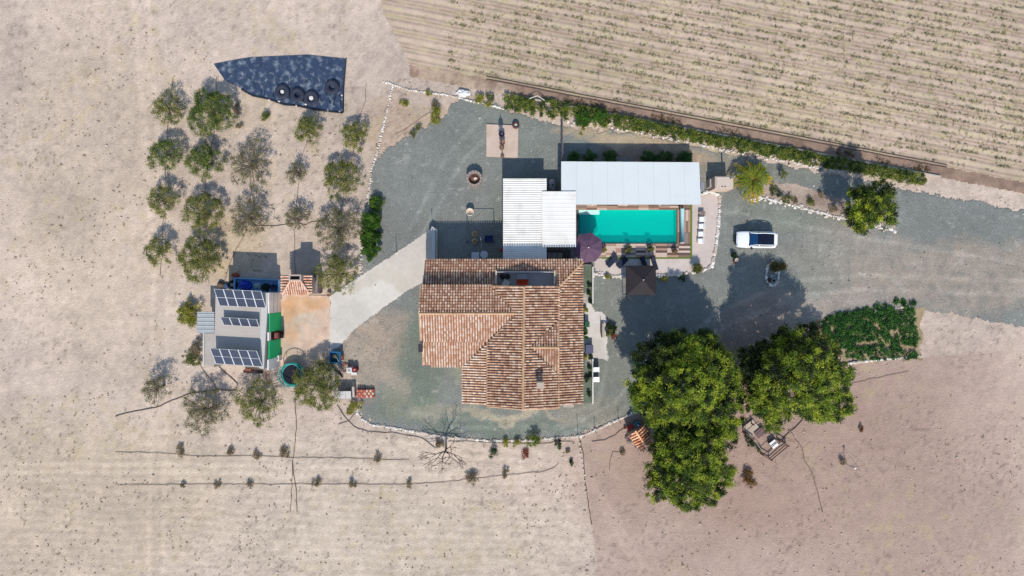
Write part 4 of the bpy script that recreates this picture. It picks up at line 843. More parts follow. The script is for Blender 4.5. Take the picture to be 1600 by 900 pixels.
# hedge along the low wall
def strip_cloud(n, pts, half, z0, z1, r):
    out = []; pp = [P(a, b) for a, b in pts]; seg = [(q - p).length for p, q in zip(pp[:-1], pp[1:])]; T = sum(seg); g = np.random.default_rng(9)
    for _ in range(n):
        d = g.uniform(0, T); i = 0
        while d > seg[i] and i < len(seg) - 1: d -= seg[i]; i += 1
        p, q = pp[i], pp[i + 1]; u = (q - p).normalized(); w_ = g.uniform(-1, 1); hh = half[i] + (half[min(i + 1, len(half) - 1)] - half[i]) * d / seg[i]
        lump = .75 + .5 * vnoise(np.array([p.x + u.x * d]), np.array([0.3]), 5)[0] * 1.0
        x = p.x + u.x * d - u.y * w_ * hh * lump; y = p.y + u.y * d + u.x * w_ * hh * lump
        out.append((x, y, z0 + (z1 - z0) * math.sqrt(max(0, 1 - w_ * w_)) * g.uniform(.5, 1) * lump, r * g.uniform(.7, 1.3)))
    return out
HG = [G(46, 66, 24), G(78, 98, 34), G(110, 124, 46), G(140, 142, 60)]
hd = thing('hedge', 'long low green hedge running along the field track', 'hedge', (0, 0, 0))
hp = [(788, 160), (830, 166), (880, 176), (940, 187), (1000, 197), (1080, 214), (1160, 229), (1250, 246), (1351, 265), (1440, 282)]
crown('foliage', strip_cloud(980, hp, [.75, 1.15, .95, .85, .6, .58, .62, .62, .6, .55], .1, .75, .26), 46, (.2, .075), HG, hd)
hs = MB()
for p in along(hp, .8): hs.tube([(p.x, p.y, 0), (p.x + random.uniform(-.1, .1), p.y, .5)], .03, 4)
hs.build('stems', TWIG, hd)
bush(912, 185, 12, BG, 'round bright green bush bulging from the hedge right of the wire fence', hgt=1.2, dens=1.5); bush(937, 181, 11, BG, 'second bright green bush bulging above the hedge', hgt=1.2, dens=1.5)
gcov = strip_cloud(420, [(1285, 520), (1330, 510), (1430, 502)], [1.2, 2.0, 2.4], .05, .32, .24) + strip_cloud(110, [(1300, 545), (1351, 552), (1430, 545)], [.6, .8, 1.0], .05, .3, .24)
o = crown('ground_cover', gcov, 55, (.17, .08), [G(30, 70, 26), G(50, 100, 36), G(78, 126, 46)], None, kind='stuff')
tag(o, 'dark green creeping ground cover right of the right pine', 'ground cover')

# field weeds, soil clods, dry litter
def scatter_tufts(n, fn, pal, label, r=.16, per=9, leaf=(.17, .05), z=.03):
    g = np.random.default_rng(n); bl = []
    while len(bl) < n:
        q = fn(g)
        if q is not None: v = P(*q); bl.append((v.x, v.y, z, r * g.uniform(.4, 1.5)))
    o = crown('weeds', bl, per, leaf, pal, None, kind='stuff'); return tag(o, label, 'weeds')
def frow(g):
    x = g.uniform(700, 1620); k = int(g.integers(0, 30)); y = fld_y(x) - 8.6 - 11.5 * k + g.normal() * .9
    if y < -5 or vnoise(np.array([x / 22.]), np.array([k * 3.1]), 2)[0] < .42: return None
    return (x, y)
scatter_tufts(3600, frow, [G(74, 78, 52), G(120, 118, 80), G(178, 172, 118), G(92, 94, 66), G(196, 184, 140)], 'grey-green and straw weeds in rows across the field', .2)
def fall(g):
    x = g.uniform(700, 1620); y = g.uniform(0, 240)
    return (x, y) if y < fld_y(x) - 5 else None
scatter_tufts(2600, fall, [G(200, 186, 120), G(176, 168, 120), G(150, 146, 96)], 'low yellow dry grass between the field rows', .16, 6)
def fkerb(g):
    x = g.uniform(880, 1500); return (x, (kerb_y(x) + fld_y(x)) / 2 + g.normal() * 3) if vnoise(np.array([x / 30.]), np.array([1.]), 7)[0] > .55 else None
scatter_tufts(260, fkerb, [G(104, 86, 52), G(88, 78, 48)], 'brown weeds on the track beside the field', .2)
def onsand(x, y):
    return not inpoly([x], [y], GR)[0] and not (300 < x < 520 and 430 < y < 580) and y > kerb_y(x) + (12 if x > 780 else 0)
def fsand(g):
    x = g.uniform(0, 1600); y = g.uniform(0, 900)
    return (x, y) if onsand(x, y) and vnoise(np.array([x / 40.]), np.array([y / 40.]), 3)[0] > .5 and (x < 905 or g.random() < .3) else None
scatter_tufts(900, fsand, [G(132, 118, 88), G(160, 142, 104), G(110, 104, 70), G(180, 164, 120)], 'sparse dry weeds scattered over the sandy soil', .16, 7, z=-.02)
def litter(n, fn, m, r0, r1, label, z=-.02, name='stones'):
    g = random.Random(n); mb = MB(); k = 0
    while k < n:
        q = fn(g)
        if q is None: continue
        v = P(*q); mb.rock((v.x, v.y, z), g.uniform(r0, r1) * (1 if g.random() < .9 else 1.8), .7); k += 1
    return tag(mb.build(name, m, kind='stuff'), label, 'stones')
PEB = mat('soil_stone', None, rough=.95, island=[C(172, 150, 134), C(196, 176, 158), C(220, 204, 188)], var=.1)
GPB = mat('gravel_stone', None, rough=.95, island=[C(112, 116, 112), C(150, 150, 142), C(196, 190, 180)], var=.1)
litter(1700, lambda g: (lambda x, y: (x, y) if onsand(x, y) and vnoise(np.array([x / 55.]), np.array([y / 55.]), 6)[0] * .7 + .3 * g.random() > .5 else None)(g.uniform(0, 1600), g.uniform(0, 900)), PEB, .03, .09, 'clods and small stones scattered on the bare soil')
litter(1500, lambda g: (lambda x, y: (x, y) if inpoly([x], [y], GR)[0] and not (655 < x < 1130 and 250 < y < 640) else None)(g.uniform(520, 1600), g.uniform(150, 690)), GPB, .025, .065, 'loose coarser stones lying on the gravel yard', .025)

# ------------------------------------------------------------------ car
CARW = mat('white_car_paint', C(238, 240, 242, .9), rough=.25, var=.0, coat=.6, spec=.5); CGL = mat('car_glass', C(14, 16, 34, 1), rough=.08, var=0, spec=.6)
WSH = mat('windscreen_glass', C(20, 62, 104, .8), rough=.08, var=0, spec=.6); DKP = mat('dark_plastic', C(34, 36, 42), rough=.6, var=.05)
RUB = mat('rubber', C(34, 34, 36), rough=.8, var=.1); SIL = mat('silver_rim', C(180, 182, 186), rough=.3, metal=.7); LGT = mat('headlight_glass', C(205, 212, 220), rough=.2)
car = thing('parked_car', 'white car with black panoramic glass roof parked on the gravel driveway', 'car', P(1176.5, 375.5), R(-1.5))
def loft(st, z_fn=None):
    """stations [(x, halfwidth, zlow, zshoulder, ztop, topfrac)] -> closed hull"""
    mb = MB(); vs = []; n = 10
    for (x, hw, zl, zs, zt, tf_) in st:
        ring = [(-hw * .9, zl), (-hw, zl + .15), (-hw, zs), (-hw * .96, zs + (zt - zs) * .45), (-hw * tf_, zt), (hw * tf_, zt), (hw * .96, zs + (zt - zs) * .45), (hw, zs), (hw, zl + .15), (hw * .9, zl)]
        vs += [(x, y, z) for y, z in ring]
    fs = []
    for i in range(len(st) - 1):
        for j in range(n): fs.append((i * n + j, i * n + (j + 1) % n, (i + 1) * n + (j + 1) % n, (i + 1) * n + j))
    fs += [tuple(range(n)), tuple(range((len(st) - 1) * n, len(st) * n))[::-1]]
    return mb.add(vs, fs)
def sub(o, lv=2):
    m_ = o.modifiers.new('s', 'SUBSURF'); m_.levels = lv; m_.render_levels = lv; return o
sub(loft([(-2.16, .52, .35, .55, .66, .8), (-2.08, .80, .28, .62, .80, .84), (-1.85, .90, .26, .70, .92, .86), (-1.2, .92, .26, .78, 1.02, .88), (-.75, .91, .26, .84, 1.07, .88), (.4, .92, .26, .88, 1.08, .9), (1.5, .92, .27, .90, 1.08, .9), (2.0, .88, .3, .88, 1.06, .86), (2.14, .80, .35, .80, 1.0, .8), (2.18, .62, .4, .7, .9, .8)]).build('body', CARW, car, True))
sub(loft([(-.92, .74, .95, .98, 1.03, .9), (-.80, .76, .95, 1.0, 1.10, .86), (-.2, .78, .95, 1.2, 1.46, .76), (.2, .78, .95, 1.25, 1.53, .76), (1.2, .77, .95, 1.2, 1.50, .76), (1.75, .72, .95, 1.15, 1.40, .76), (2.02, .66, .95, 1.0, 1.12, .8)]).build('side_windows', CGL, car, True))
sub(MB().add([(-.14, -.60, 1.485), (-.14, .60, 1.485), (.5, .62, 1.56), (.5, -.62, 1.56), (1.58, .58, 1.50), (1.58, -.58, 1.50)], [(0, 3, 2, 1), (3, 5, 4, 2)]).build('glass_roof', CGL, car, True), 1)
MB().add([(-.84, -.66, 1.09), (-.16, -.58, 1.492), (-.16, .58, 1.492), (-.84, .66, 1.09)], [(0, 1, 2, 3)][::1]).build('windscreen', WSH, car, True)
for s_ in (-1, 1):
    MB().tube([(-.82, s_ * .70, 1.08), (-.2, s_ * .63, 1.48), (.5, s_ * .65, 1.56), (1.3, s_ * .63, 1.53), (1.75, s_ * .62, 1.42), (2.0, s_ * .66, 1.15)], .045, 6).build('roof_rail', CARW, car, True)
    mr_ = MB().box((-.62, s_ * 1.0, 1.05), (.2, .2, .15)).build('mirror', DKP, car, bevel=.03)
    for x in (-1.35, 1.3):
        wmb_ = MB(); wmb_.tube([(x, s_ * .70, .33), (x, s_ * .93, .33)], .33, 20); wh = wmb_.build('wheel', RUB, car); MB().tube([(x, s_ * .9, .33), (x, s_ * .945, .33)], .2, 12).build('rim', SIL, wh)
    MB().box((-2.02, s_ * .66, .72), (.26, .3, .12), s_ * .35).build('headlight', LGT, car, bevel=.03)
    MB().box((2.1, s_ * .66, .88), (.12, .3, .14)).build('tail_light', mat('red_lamp', C(150, 20, 20), rough=.3), car, bevel=.02)
MB().box((-2.13, 0, .5), (.14, 1.15, .34)).build('front_bumper', DKP, car, bevel=.04)
MB().box((1.80, 0, 1.43), (.36, 1.15, .05)).build('tailgate_spoiler', CARW, car, bevel=.02); MB().box((2.16, 0, .45), (.1, 1.3, .22)).build('rear_bumper', DKP, car, bevel=.03)

# ------------------------------------------------------------------ parasols and poolside furniture
def parasol(label, c, n, r, h, dh, m, rot, name='parasol', post=True, cat='parasol'):
    t = thing(name, label, cat, c); ca = MB(); rows = [(0.02, h + dh), (.5, h + dh * .62), (1, h)]; vs = [(0, 0, h + dh)]; fs = []
    for q, z in rows[1:]:
        for k in range(n * 2):
            a = rot + math.pi * k / n; rr = r * q * (1 if k % 2 == 0 else math.cos(math.pi / n) * .985); vs.append((rr * math.cos(a), rr * math.sin(a), z - (.04 if k % 2 else 0) * q))
    N = 2 * n
    for k in range(N): fs.append((0, 1 + k, 1 + (k + 1) % N)); fs.append((1 + k, 1 + N + k, 1 + N + (k + 1) % N, 1 + (k + 1) % N))
    for k in range(N): vs.append((vs[1 + N + k][0], vs[1 + N + k][1], vs[1 + N + k][2] - .14)); 
    for k in range(N): fs.append((1 + N + k, 1 + 2 * N + k, 1 + 2 * N + (k + 1) % N, 1 + N + (k + 1) % N))
    ca.add(vs, fs); ca.build('canopy', m, t)
    rb = MB()
    for k in range(n):
        a = rot + 2 * math.pi * k / n; MB_ = MB().tube([(0, 0, h + dh + .012), (r * .5 * math.cos(a), r * .5 * math.sin(a), h + dh * .62 + .012), (r * math.cos(a), r * math.sin(a), h + .012)], .014, 4).build('rib_seam', m, t)
    MB().lathe([(.02, h + dh), (.09, h + dh + .02), (.07, h + dh + .1), (.01, h + dh + .16)], n=12).build('finial', WH, t, True)
    MB().tube([(0, 0, 0), (0, 0, h + dh)], .04, 8).build('pole', DKP, t); MB().lathe([(.01, .0), (.4, .0), (.4, .1), (.05, .14)], n=16).build('base', DKP, t)
    return t
PUR = mat('plum_canvas', C(104, 78, 100), rough=.8, var=.08, scale=2); BRN = mat('dark_brown_canvas', C(46, 40, 44), rough=.75, var=.12, scale=2, dirt_or_sheen=(C(40, 30, 30), .6))
parasol('large octagonal plum parasol overlapping the pool corner', P(918.5, 387, 2.5) - Vector((0, 0, 2.5)), 8, 1.68, 2.45, .5, PUR, R(22.5 + 8))
gz = thing('gazebo', 'square dark brown canvas gazebo with white finial below the patio', 'gazebo', P(1003, 438, 2.4) - Vector((0, 0, 2.4)))
hw = 1.60; zt = 2.6; ze = 2.05
cm = MB(); vs = [(0.1, 0.05, zt)]; cs = [(-hw, -hw), (hw, -hw), (hw, hw), (-hw, hw)]
vs += [(a * .5, b * .5, ze + .27) for a, b in cs] + [(a, b, ze) for a, b in cs] + [(a, b, ze - .2) for a, b in cs]
cm.add(vs, [(0, 1 + k, 1 + (k + 1) % 4) for k in range(4)] + [(1 + k, 5 + k, 5 + (k + 1) % 4, 1 + (k + 1) % 4) for k in range(4)] + [(5 + k, 9 + k, 9 + (k + 1) % 4, 5 + (k + 1) % 4) for k in range(4)])
cm.build('canopy', BRN, gz)
for a, b in cs:
    MB().tube([(0.1, .05, zt + .012), (a * .5, b * .5, ze + .282), (a, b, ze + .012)], .02, 4).build('seam', mat('seam_brown', C(70, 62, 66), var=.1), gz); MB().tube([(a * .95, b * .95, 0), (a * .95, b * .95, ze)], .04, 6).build('post', DKP, gz)
MB().lathe([(.02, zt), (.07, zt + .03), (.06, zt + .12), (.01, zt + .16)], (.1, .05, 0), 12).build('finial', WH, gz, True)
def lounger(label, px, py, rz, fm, cm_, ln=1.85, wd=.58, grp=None, back=.5):
    t = thing('sun_lounger', label, 'sun lounger', P(px, py) + Vector((0, 0, .064)), rz, grp); x0 = -ln / 2
    MB().box((0, 0, .28), (ln, wd, .06)).build('frame', fm, t, bevel=.01)
    MB().box((ln * .14, 0, .35), (ln * .68, wd * .92, .08)).build('cushion', cm_, t, bevel=.02)
    c_ = math.cos(back); s_ = math.sin(back); L2 = ln * .34
    b0 = (x0 + L2, .33); b1 = (x0 + L2 - L2 * c_, .33 + L2 * s_); w2 = wd * .46
    MB().add([(b0[0], -w2, b0[1]), (b0[0], w2, b0[1]), (b1[0], w2, b1[1]), (b1[0], -w2, b1[1]), (b0[0], -w2, b0[1] + .08), (b0[0], w2, b0[1] + .08), (b1[0], w2, b1[1] + .08), (b1[0], -w2, b1[1] + .08)],
             [(0, 1, 2, 3), (7, 6, 5, 4), (0, 4, 5, 1), (1, 5, 6, 2), (2, 6, 7, 3), (3, 7, 4, 0)]).build('backrest', cm_, t)
    for sx in (-1, 1):
        for sy in (-1, 1): MB().box((sx * ln * .42, sy * wd * .42, .13), (.05, .05, .26)).build('leg', fm, t)
    return t
NAV = mat('navy_fabric', C(34, 42, 66), rough=.8, var=.15, scale=6)
lounger('leftmost navy lounger of the tilted pair beside the plum parasol', 955, 409, R(45 + 180), DKP, NAV, 1.4, .62, 'navy loungers on the patio'); lounger('second navy lounger of the tilted pair beside the plum parasol', 971, 410.5, R(48 + 180), DKP, NAV, 1.4, .62, 'navy loungers on the patio')
lounger('navy lounger on the left above the square gazebo', 1005, 411, R(112 + 180), DKP, NAV, 1.5, .5, 'navy loungers on the patio'); lounger('navy lounger on the right above the square gazebo', 1021, 411.5, R(108 + 180), DKP, NAV, 1.6, .5, 'navy loungers on the patio')
WPL = mat('white_plastic', C(240, 240, 238, .85), rough=.5, var=.03)
for i, py in enumerate((343, 354, 366, 377)):
    lab = ['topmost white lounger of the column of four right of the pool', 'second white lounger from the top, right of the pool', 'third white lounger from the top, right of the pool', 'bottom white lounger of the column of four right of the pool'][i]
    lounger(lab, 1095.5 - i * .8, py, R(180 + 2), WPL, WPL, .72, .55, 'white loungers right of the pool', .9)
lt = thing('side_table', 'small grey slatted table above the white loungers', 'table', P(1095, 334) + Vector((0, 0, .06)))
for k in range(4): MB().box((0, -.2 + k * .13, .42), (.62, .1, .04)).build('slat', mat('taupe_slat', C(140, 122, 118), var=.1), lt)
for sx in (-1, 1):
    for sy in (-1, 1): MB().box((sx * .27, sy * .18, .2), (.05, .05, .4)).build('leg', DKP, lt)
# pool cover roller
rlr = thing('pool_cover_roller', 'pale blue pool cover rolled up at right end of pool', 'pool cover', P(1064, 353) + Vector((0, 0, .11)))
q = 27 / S; MB().tube([(0, -q * .95, .32), (.0, q * .95, .32)], .2, 16).build('rolled_cover', mat('cover_blue', C(160, 208, 216), rough=.5, var=.12, scale=3, stretch=(1, 6, 1)), rlr, True)
for s_ in (-1, 1):
    MB().box((0, s_ * q, .17), (.45, .06, .34)).build('end_frame', WH, rlr); 
MB().tube([(0, -q - .1, .32), (0, q + .1, .32)], .03, 6).build('axle', FRM, rlr)
TER = mat('terracotta', C(150, 92, 66), var=.12, scale=8); DKT = mat('dark_pot', C(96, 64, 52), var=.12); CRP = mat('cream_pot', C(222, 206, 184), var=.08); SOILP = mat('potting_soil', C(84, 64, 50), var=.2)
def pot(label, px, py, r, m, pal=None, z=0.0, hgt=.4, name='plant_pot', plant_r=None, soil=None, ph=.4):
    t = thing(name, label, 'plant pot', P(px, py) + Vector((0, 0, z))); R_ = r / S
    MB().lathe([(.01, 0), (R_ * .7, 0), (R_ * .92, hgt * .85), (R_, hgt * .87), (R_, hgt), (R_ * .8, hgt), (R_ * .76, hgt * .86)], n=20).build('pot', m, t, True)
    MB().lathe([(R_ * .78, hgt * .84), (.01, hgt * .87)], n=16).build('soil', soil or SOILP, t)
    if pal:
        bl = blobdome(10, (plant_r or r) / S, (plant_r or r) / S, hgt, hgt + ph, .13, int(px + py * 3)); crown('plant', bl, 44, (.15, .045), pal, t)
    return t
pot('reddish planter with a shrub on the deck below the pool, left', 979.5, 391, 4.5, DKT, MXG, .1, .35, plant_r=5); pot('dark planter with a shrub on the deck below the pool, middle', 1014.5, 390, 4.5, DKT, MXG, .1, .35, plant_r=5)
pot('terracotta pot on the deck below the pool, right', 1052, 393, 4, TER, DRY, .1, .35, plant_r=3); pot('pot with yellow plant at right edge of the plum parasol', 942, 392, 3.2, TER, YG, .1, .3, plant_r=3.5)
pot('dark pot at top of the pool cover roller', 1062, 325, 3, DKT, None, .1, .35)
yc = thing('yucca', 'spiky round yucca at the lower right corner of the patio', 'yucca', P(1086, 420)); cen = []; dr = []
g = np.random.default_rng(3)
for k in range(420):
    a = g.uniform(0, 6.28); e = g.uniform(-.1, 1.3); d = np.array([math.cos(a) * math.cos(e), math.sin(a) * math.cos(e), math.sin(e)]); cen.append(d * .42 + np.array([0, 0, .65])); dr.append(d)
MB().tube([(0, 0, 0), (0, 0, .6)], .09, 8).build('trunk', BARK, yc); pal = np.array([p[:3] for p in MXG])[g.integers(0, 3, 420)]
leaves('fronds', cen, .62, .05, pal, LEAF, yc, up=.3, dirs=np.array(dr) * 4)
# barbecue block
bb = thing('barbecue', 'beige masonry barbecue block with chimney pipe right of long white roof', 'barbecue', P(1119, 290)); BBM = mat('beige_masonry', C(204, 184, 168), var=.1, scale=2, dirt_or_sheen=(C(170, 150, 134), .4))
MB().box((.1, -.05, .95), (2.0, 1.35, 1.9)).build('body', BBM, bb, bevel=.03); MB().box((.1, -.05, 1.93), (1.75, 1.15, .06)).build('top_slab', mat('light_slab', C(214, 196, 180), var=.08), bb)
MB().tube([(.75, .35, 1.9), (.75, .35, 3.0)], .09, 10).build('chimney', mat('flue', C(170, 160, 152), rough=.5), bb)
for x in (-.15, .15): MB().box((x, -.5, 1.97), (.12, .1, .06)).build('vent', BLK, bb)
MB().box((-.85, .1, .5), (.5, .9, 1.0)).build('side_counter', CW, bb, bevel=.02); MB().box((1.3, -.35, .4), (.5, .6, .8)).build('side_counter', mat('brown_counter', C(150, 128, 112), var=.15), bb, bevel=.02)

# covered sitting area between sheds and house
def pallet_like(name, label, cat, px, py, w_, d_, n, m, h=.3, rz=0, part='slat', z=0.0):
    t = thing(name, label, cat, P(px, py) + Vector((0, 0, z)), rz)
    for k in range(n): MB().box((0, -d_ / 2 + (k + .5) * d_ / n, h), (w_, d_ / n * .78, .04)).build(part, m, t)
    for sx in (-1, 1): MB().box((sx * w_ * .44, 0, h / 2), (.08, d_, h - .03)).build('bearer', m, t)
    return t
DGR = mat('dark_wicker', C(84, 80, 82), var=.3, scale=9, stretch=(.5, 8, 1))
sf = thing('outdoor_sofa', 'dark wicker sofa tucked between the white roofs and the house roof', 'sofa', P(866, 397))
MB().box((0, -.1, .25), (1.7, .8, .4)).build('base', DGR, sf, bevel=.03); MB().box((0, .35, .5), (1.9, .2, .8)).build('backrest', DGR, sf, bevel=.03)
for k in range(3): MB().box((-.56 + k * .56, -.15, .5), (.52, .62, .14)).build('cushion', GREYT, sf, bevel=.03)
tb = thing('low_table', 'dark low slatted table right of the wicker sofa', 'table', P(886, 398))
for k in range(5): MB().box((0, -.4 + k * .2, .4), (.7, .16, .04)).build('slat', DGR, tb)
MB().box((0, 0, .2), (.5, .8, .36)).build('base', BLK, tb)
bx = thing('storage_box', 'black storage box between plum parasol and the corner of the house roof', 'box', P(917, 411)); MB().box((0, 0, .3), (.85, .34, .6)).build('body', BLK, bx, bevel=.02); MB().box((0, 0, .63), (.88, .37, .05)).build('lid', BLK, bx, bevel=.01)
tk = thing('gas_tank', 'rounded grey tank in the gap between the sheds', 'tank', P(862, 292)); GT = mat('tank_grey', C(168, 156, 158), rough=.5, var=.12, scale=4)
pr = [(.0, -.72), (.2, -.68), (.33, -.52), (.36, -.3), (.36, .3), (.33, .52), (.2, .68), (.0, .72)]; mb = MB(); mb.lathe(pr, n=18); mb.v = [(x, z, y + .75) for x, y, z in mb.v]; mb.f = [f[::-1] for f in mb.f]; mb.build('tank_body', GT, tk, True)
MB().box((0, -.4, .2), (.5, .1, .4)).build('stand', DKP, tk); MB().box((0, .4, .2), (.5, .1, .4)).build('stand', DKP, tk); MB().lathe([(.1, 1.1), (.1, 1.18), (.01, 1.2)], n=10).build('cap', DKP, tk)

# wire fence
fn = thing('wire_fence', 'thin wire fence running up from the long white roof to the hedge', 'fence', P(877.5, 220))
for k in range(7):
    py = 190 + k * 10; p = P(877.5, py) - fn.location; MB().tube([(p.x, p.y, 0), (p.x, p.y, 1.5)], .045, 6).build('post', mat('rusty_post', C(140, 108, 90), var=.2), fn)
for z in (.1, .4, .75, 1.1, 1.45):
    a = P(877.5, 189) - fn.location; b = P(877.5, 251) - fn.location; MB().tube([(a.x, a.y, z), (b.x, b.y, z)], .02, 4).build('wire', mat('wire', C(170, 160, 156), var=.1), fn)
MB().box((0, 0, .05), (.12, 4.4, .1)).build('footing', mat('footing', C(176, 150, 136), var=.2), fn)

# rusty lamp post on the pad, pots, well
RST = mat('rusty_iron', C(118, 92, 78), var=.25, scale=9, rough=.8)
lp = thing('lamp_post', 'rusty ornamental lamp post standing on the concrete slab', 'lamp post', P(785, 244)); MB().lathe([(.01, .18), (.22, .18), (.16, .35), (.07, .5)], n=12).build('base', RST, lp, True)
MB().tube([(0, 0, .2), (0, 0, 4.4)], .05, 8).build('pole', RST, lp); MB().lathe([(.02, 3.0), (.16, 3.1), (.26, 3.35), (.26, 3.7), (.14, 3.95), (.03, 4.05)], n=10, sy=1).build('lantern', RST, lp, True)
tbp = pot('dark blue round tub with pebbles on the concrete slab', 784, 212, 4.8, mat('dark_blue_glaze', C(48, 44, 66), rough=.4, var=.1), None, .18, .5, soil=mat('grey_pebble', C(140, 130, 134), var=.3, scale=30), name='planter_tub')
pot('oval brown tub between lamp base and the blue tub', 785, 226, 4.5, mat('brown_glaze', C(140, 108, 92), var=.2), None, .18, .7, name='planter_tub', soil=mat('tub_dirt', C(168, 142, 126), var=.2))
tp = thing('tyre_planter', 'brown ring planter with white filling on the upper right corner of the slab', 'planter', P(806, 197) + Vector((0, 0, .18))); MB().torus((0, 0, .16), .28, .13, 24, 8, 1.2).build('ring', mat('brown_ring', C(88, 62, 60), var=.15), tp, True); MB().lathe([(.2, .14), (.01, .18)], n=12).build('filling', WH, tp)
wl_ = thing('stone_well', 'round grey stone well with brown soil inside, middle of the gravel yard', 'well', P(742, 281.5)); STO = mat('grey_stone', C(150, 134, 130), var=.25, scale=7, bump=.01)
MB().lathe([(.84, 0), (.86, .85), (.62, .88), (.6, .45), (.01, .42)], n=28).build('ring_wall', STO, wl_)
for k in range(14):
    a = 2 * math.pi * k / 14; MB().box((.75 * math.cos(a), .75 * math.sin(a), .92), (.26, .31, .1), a, top=.9).build('coping_stone', mat('coping', C(166, 148, 142), var=.2, scale=9), wl_)
MB().lathe([(.55, .5), (.3, .62), (.01, .64)], (0, 0, 0), 16).build('soil', mat('brown_soil', C(120, 86, 66), var=.35, scale=10), wl_); MB().rock((.12, .05, .7), .14).build('stone', STW, wl_); MB().rock((-.16, .12, .66), .12).build('stone', mat('rust_stone', C(150, 100, 76)), wl_)
pot('white flared pot with orange soil above the metal frame', 735, 332.5, 6.2, CRP, None, 0, .7, soil=mat('orange_soil', C(196, 140, 84), var=.25, scale=10))
fm = thing('clothes_rack', 'thin dark rectangular metal frame standing left of the ribbed shed', 'metal frame', P(752, 369)); FRD = mat('thin_iron', C(52, 56, 58), rough=.6)
cs4 = [(-1.5, .85), (1.5, .85), (1.5, -.85), (-1.5, -.85)]
for i in range(4):
    a, b = cs4[i], cs4[(i + 1) % 4]; MB().tube([(a[0], a[1], 2.1), (b[0], b[1], 2.1)], .03, 5).build('top_rail', FRD, fm); MB().tube([(a[0], a[1], 0), (a[0], a[1], 2.1)], .03, 5).build('post', FRD, fm)
MB().tube([(-1.5, -.85, 2.1), (.6, .85, 2.1)], .02, 4).build('brace', FRD, fm)
for py, lab in ((366, 'upper tan round stool in the shade beside house'), (377, 'lower tan round stool in the shade beside house')):
    s_ = thing('barrel_stool', lab, 'stool', P(742, py), 0, 'tan round stools in the shade'); MB().lathe([(.01, 0), (.28, 0), (.34, .25), (.28, .5), (.01, .5)], n=18).build('body', mat('woven_straw', C(206, 176, 134), var=.2, scale=14), s_, True); MB().lathe([(.2, .5), (.2, .55), (.01, .56)], n=14).build('cushion', mat('brown_cushion', C(150, 120, 92)), s_, True)
tb = thing('garden_table', 'square pale grey table against the house roof edge', 'table', P(743.5, 401)); MB().box((0, 0, .72), (.85, .9, .05)).build('tabletop', mat('pale_top', C(206, 206, 216), var=.04), tb, bevel=.01)
for sx in (-1, 1):
    for sy in (-1, 1): MB().box((sx * .36, sy * .38, .35), (.05, .05, .7)).build('leg', DKP, tb)
tb = thing('round_table', 'round pale grey table right of the square table by the house', 'table', P(757, 398.5)); MB().lathe([(.01, .7), (.43, .7), (.43, .76), (.01, .77)], n=26).build('tabletop', mat('pale_top2', C(206, 208, 214), var=.05, scale=5), tb); MB().tube([(0, 0, 0), (0, 0, .7)], .05, 8).build('pedestal', DKP, tb); MB().lathe([(.01, 0), (.26, 0), (.26, .04), (.01, .06)], n=16).build('foot', DKP, tb)
cr = thing('plastic_crate', 'dark blue plastic crate in the shade beside the ribbed shed', 'crate', P(764, 374), .05); BLC = mat('blue_plastic', C(44, 52, 120), rough=.5, var=.1)
MB().box((0, 0, .03), (.9, .72, .06)).build('bottom', BLC, cr)
for c, d in (((0, .35, .25), (.9, .03, .4)), ((0, -.35, .25), (.9, .03, .4)), ((.44, 0, .25), (.03, .68, .4)), ((-.44, 0, .25), (.03, .68, .4))): MB().box(c, d).build('side', BLC, cr)
sw = thing('folding_parasol', 'closed white parasol lying between stools and blue crate', 'parasol', P(752, 376)); MB().tube([(0, -.75, .12), (0, .1, .14)], .03, 6).build('pole', WH, sw); MB().tube([(0, .05, .14), (-.12, .5, .2)], .14, 8, .03).build('canopy', WH, sw, True); MB().tube([(.1, .45, .12), (.5, .3, .12)], .12, 8, .04).build('cover_bag', mat('lilac_bag', C(196, 186, 200)), sw, True)
rb = thing('watering_can', 'small red watering can against the ribbed shed wall', 'watering can', P(783, 391)); RDP = mat('red_plastic', C(190, 52, 54), rough=.5); MB().lathe([(.01, 0), (.16, 0), (.17, .3), (.1, .34)], n=14).build('body', RDP, rb, True); MB().tube([(-.12, 0, .1), (-.36, .05, .36)], .03, 6).build('spout', RDP, rb)
for px, py, hh, lab in ((676, 357, 2.1, 'thin dark post at the top corner of the concrete ramp'), (620, 395, 1.8, 'thin dark post on the gravel beside the middle of the ramp'), (903, 681, 2.4, 'grey post on the white stone line below the house'), (929, 671, 1.4, 'thin fence stake on the stone line, left of the pair near the pine'), (966, 656, 1.4, 'thin fence stake on the stone line, nearest the pine')):
    t = thing('post', lab, 'post', P(px, py)); MB().tube([(0, 0, 0), (0, 0, hh)], .035, 6).build('shaft', FRD, t); MB().box((0, 0, .08), (.22, .22, .16)).build('footing', WH, t)
rt = thing('retaining_wall', 'pale low wall at the right edge of the concrete ramp beside the shade', 'wall', P(679, 384)); MB().box((0, 0, .4), (.34, 3.5, .8)).build('body', mat('pale_wall', C(206, 202, 196), var=.1), rt, bevel=.02)
for k in range(5): MB().rock((random.uniform(-.2, .2), 1.75 + random.uniform(-.1, .2), .82), .15).build('cap_stone', STW, rt)

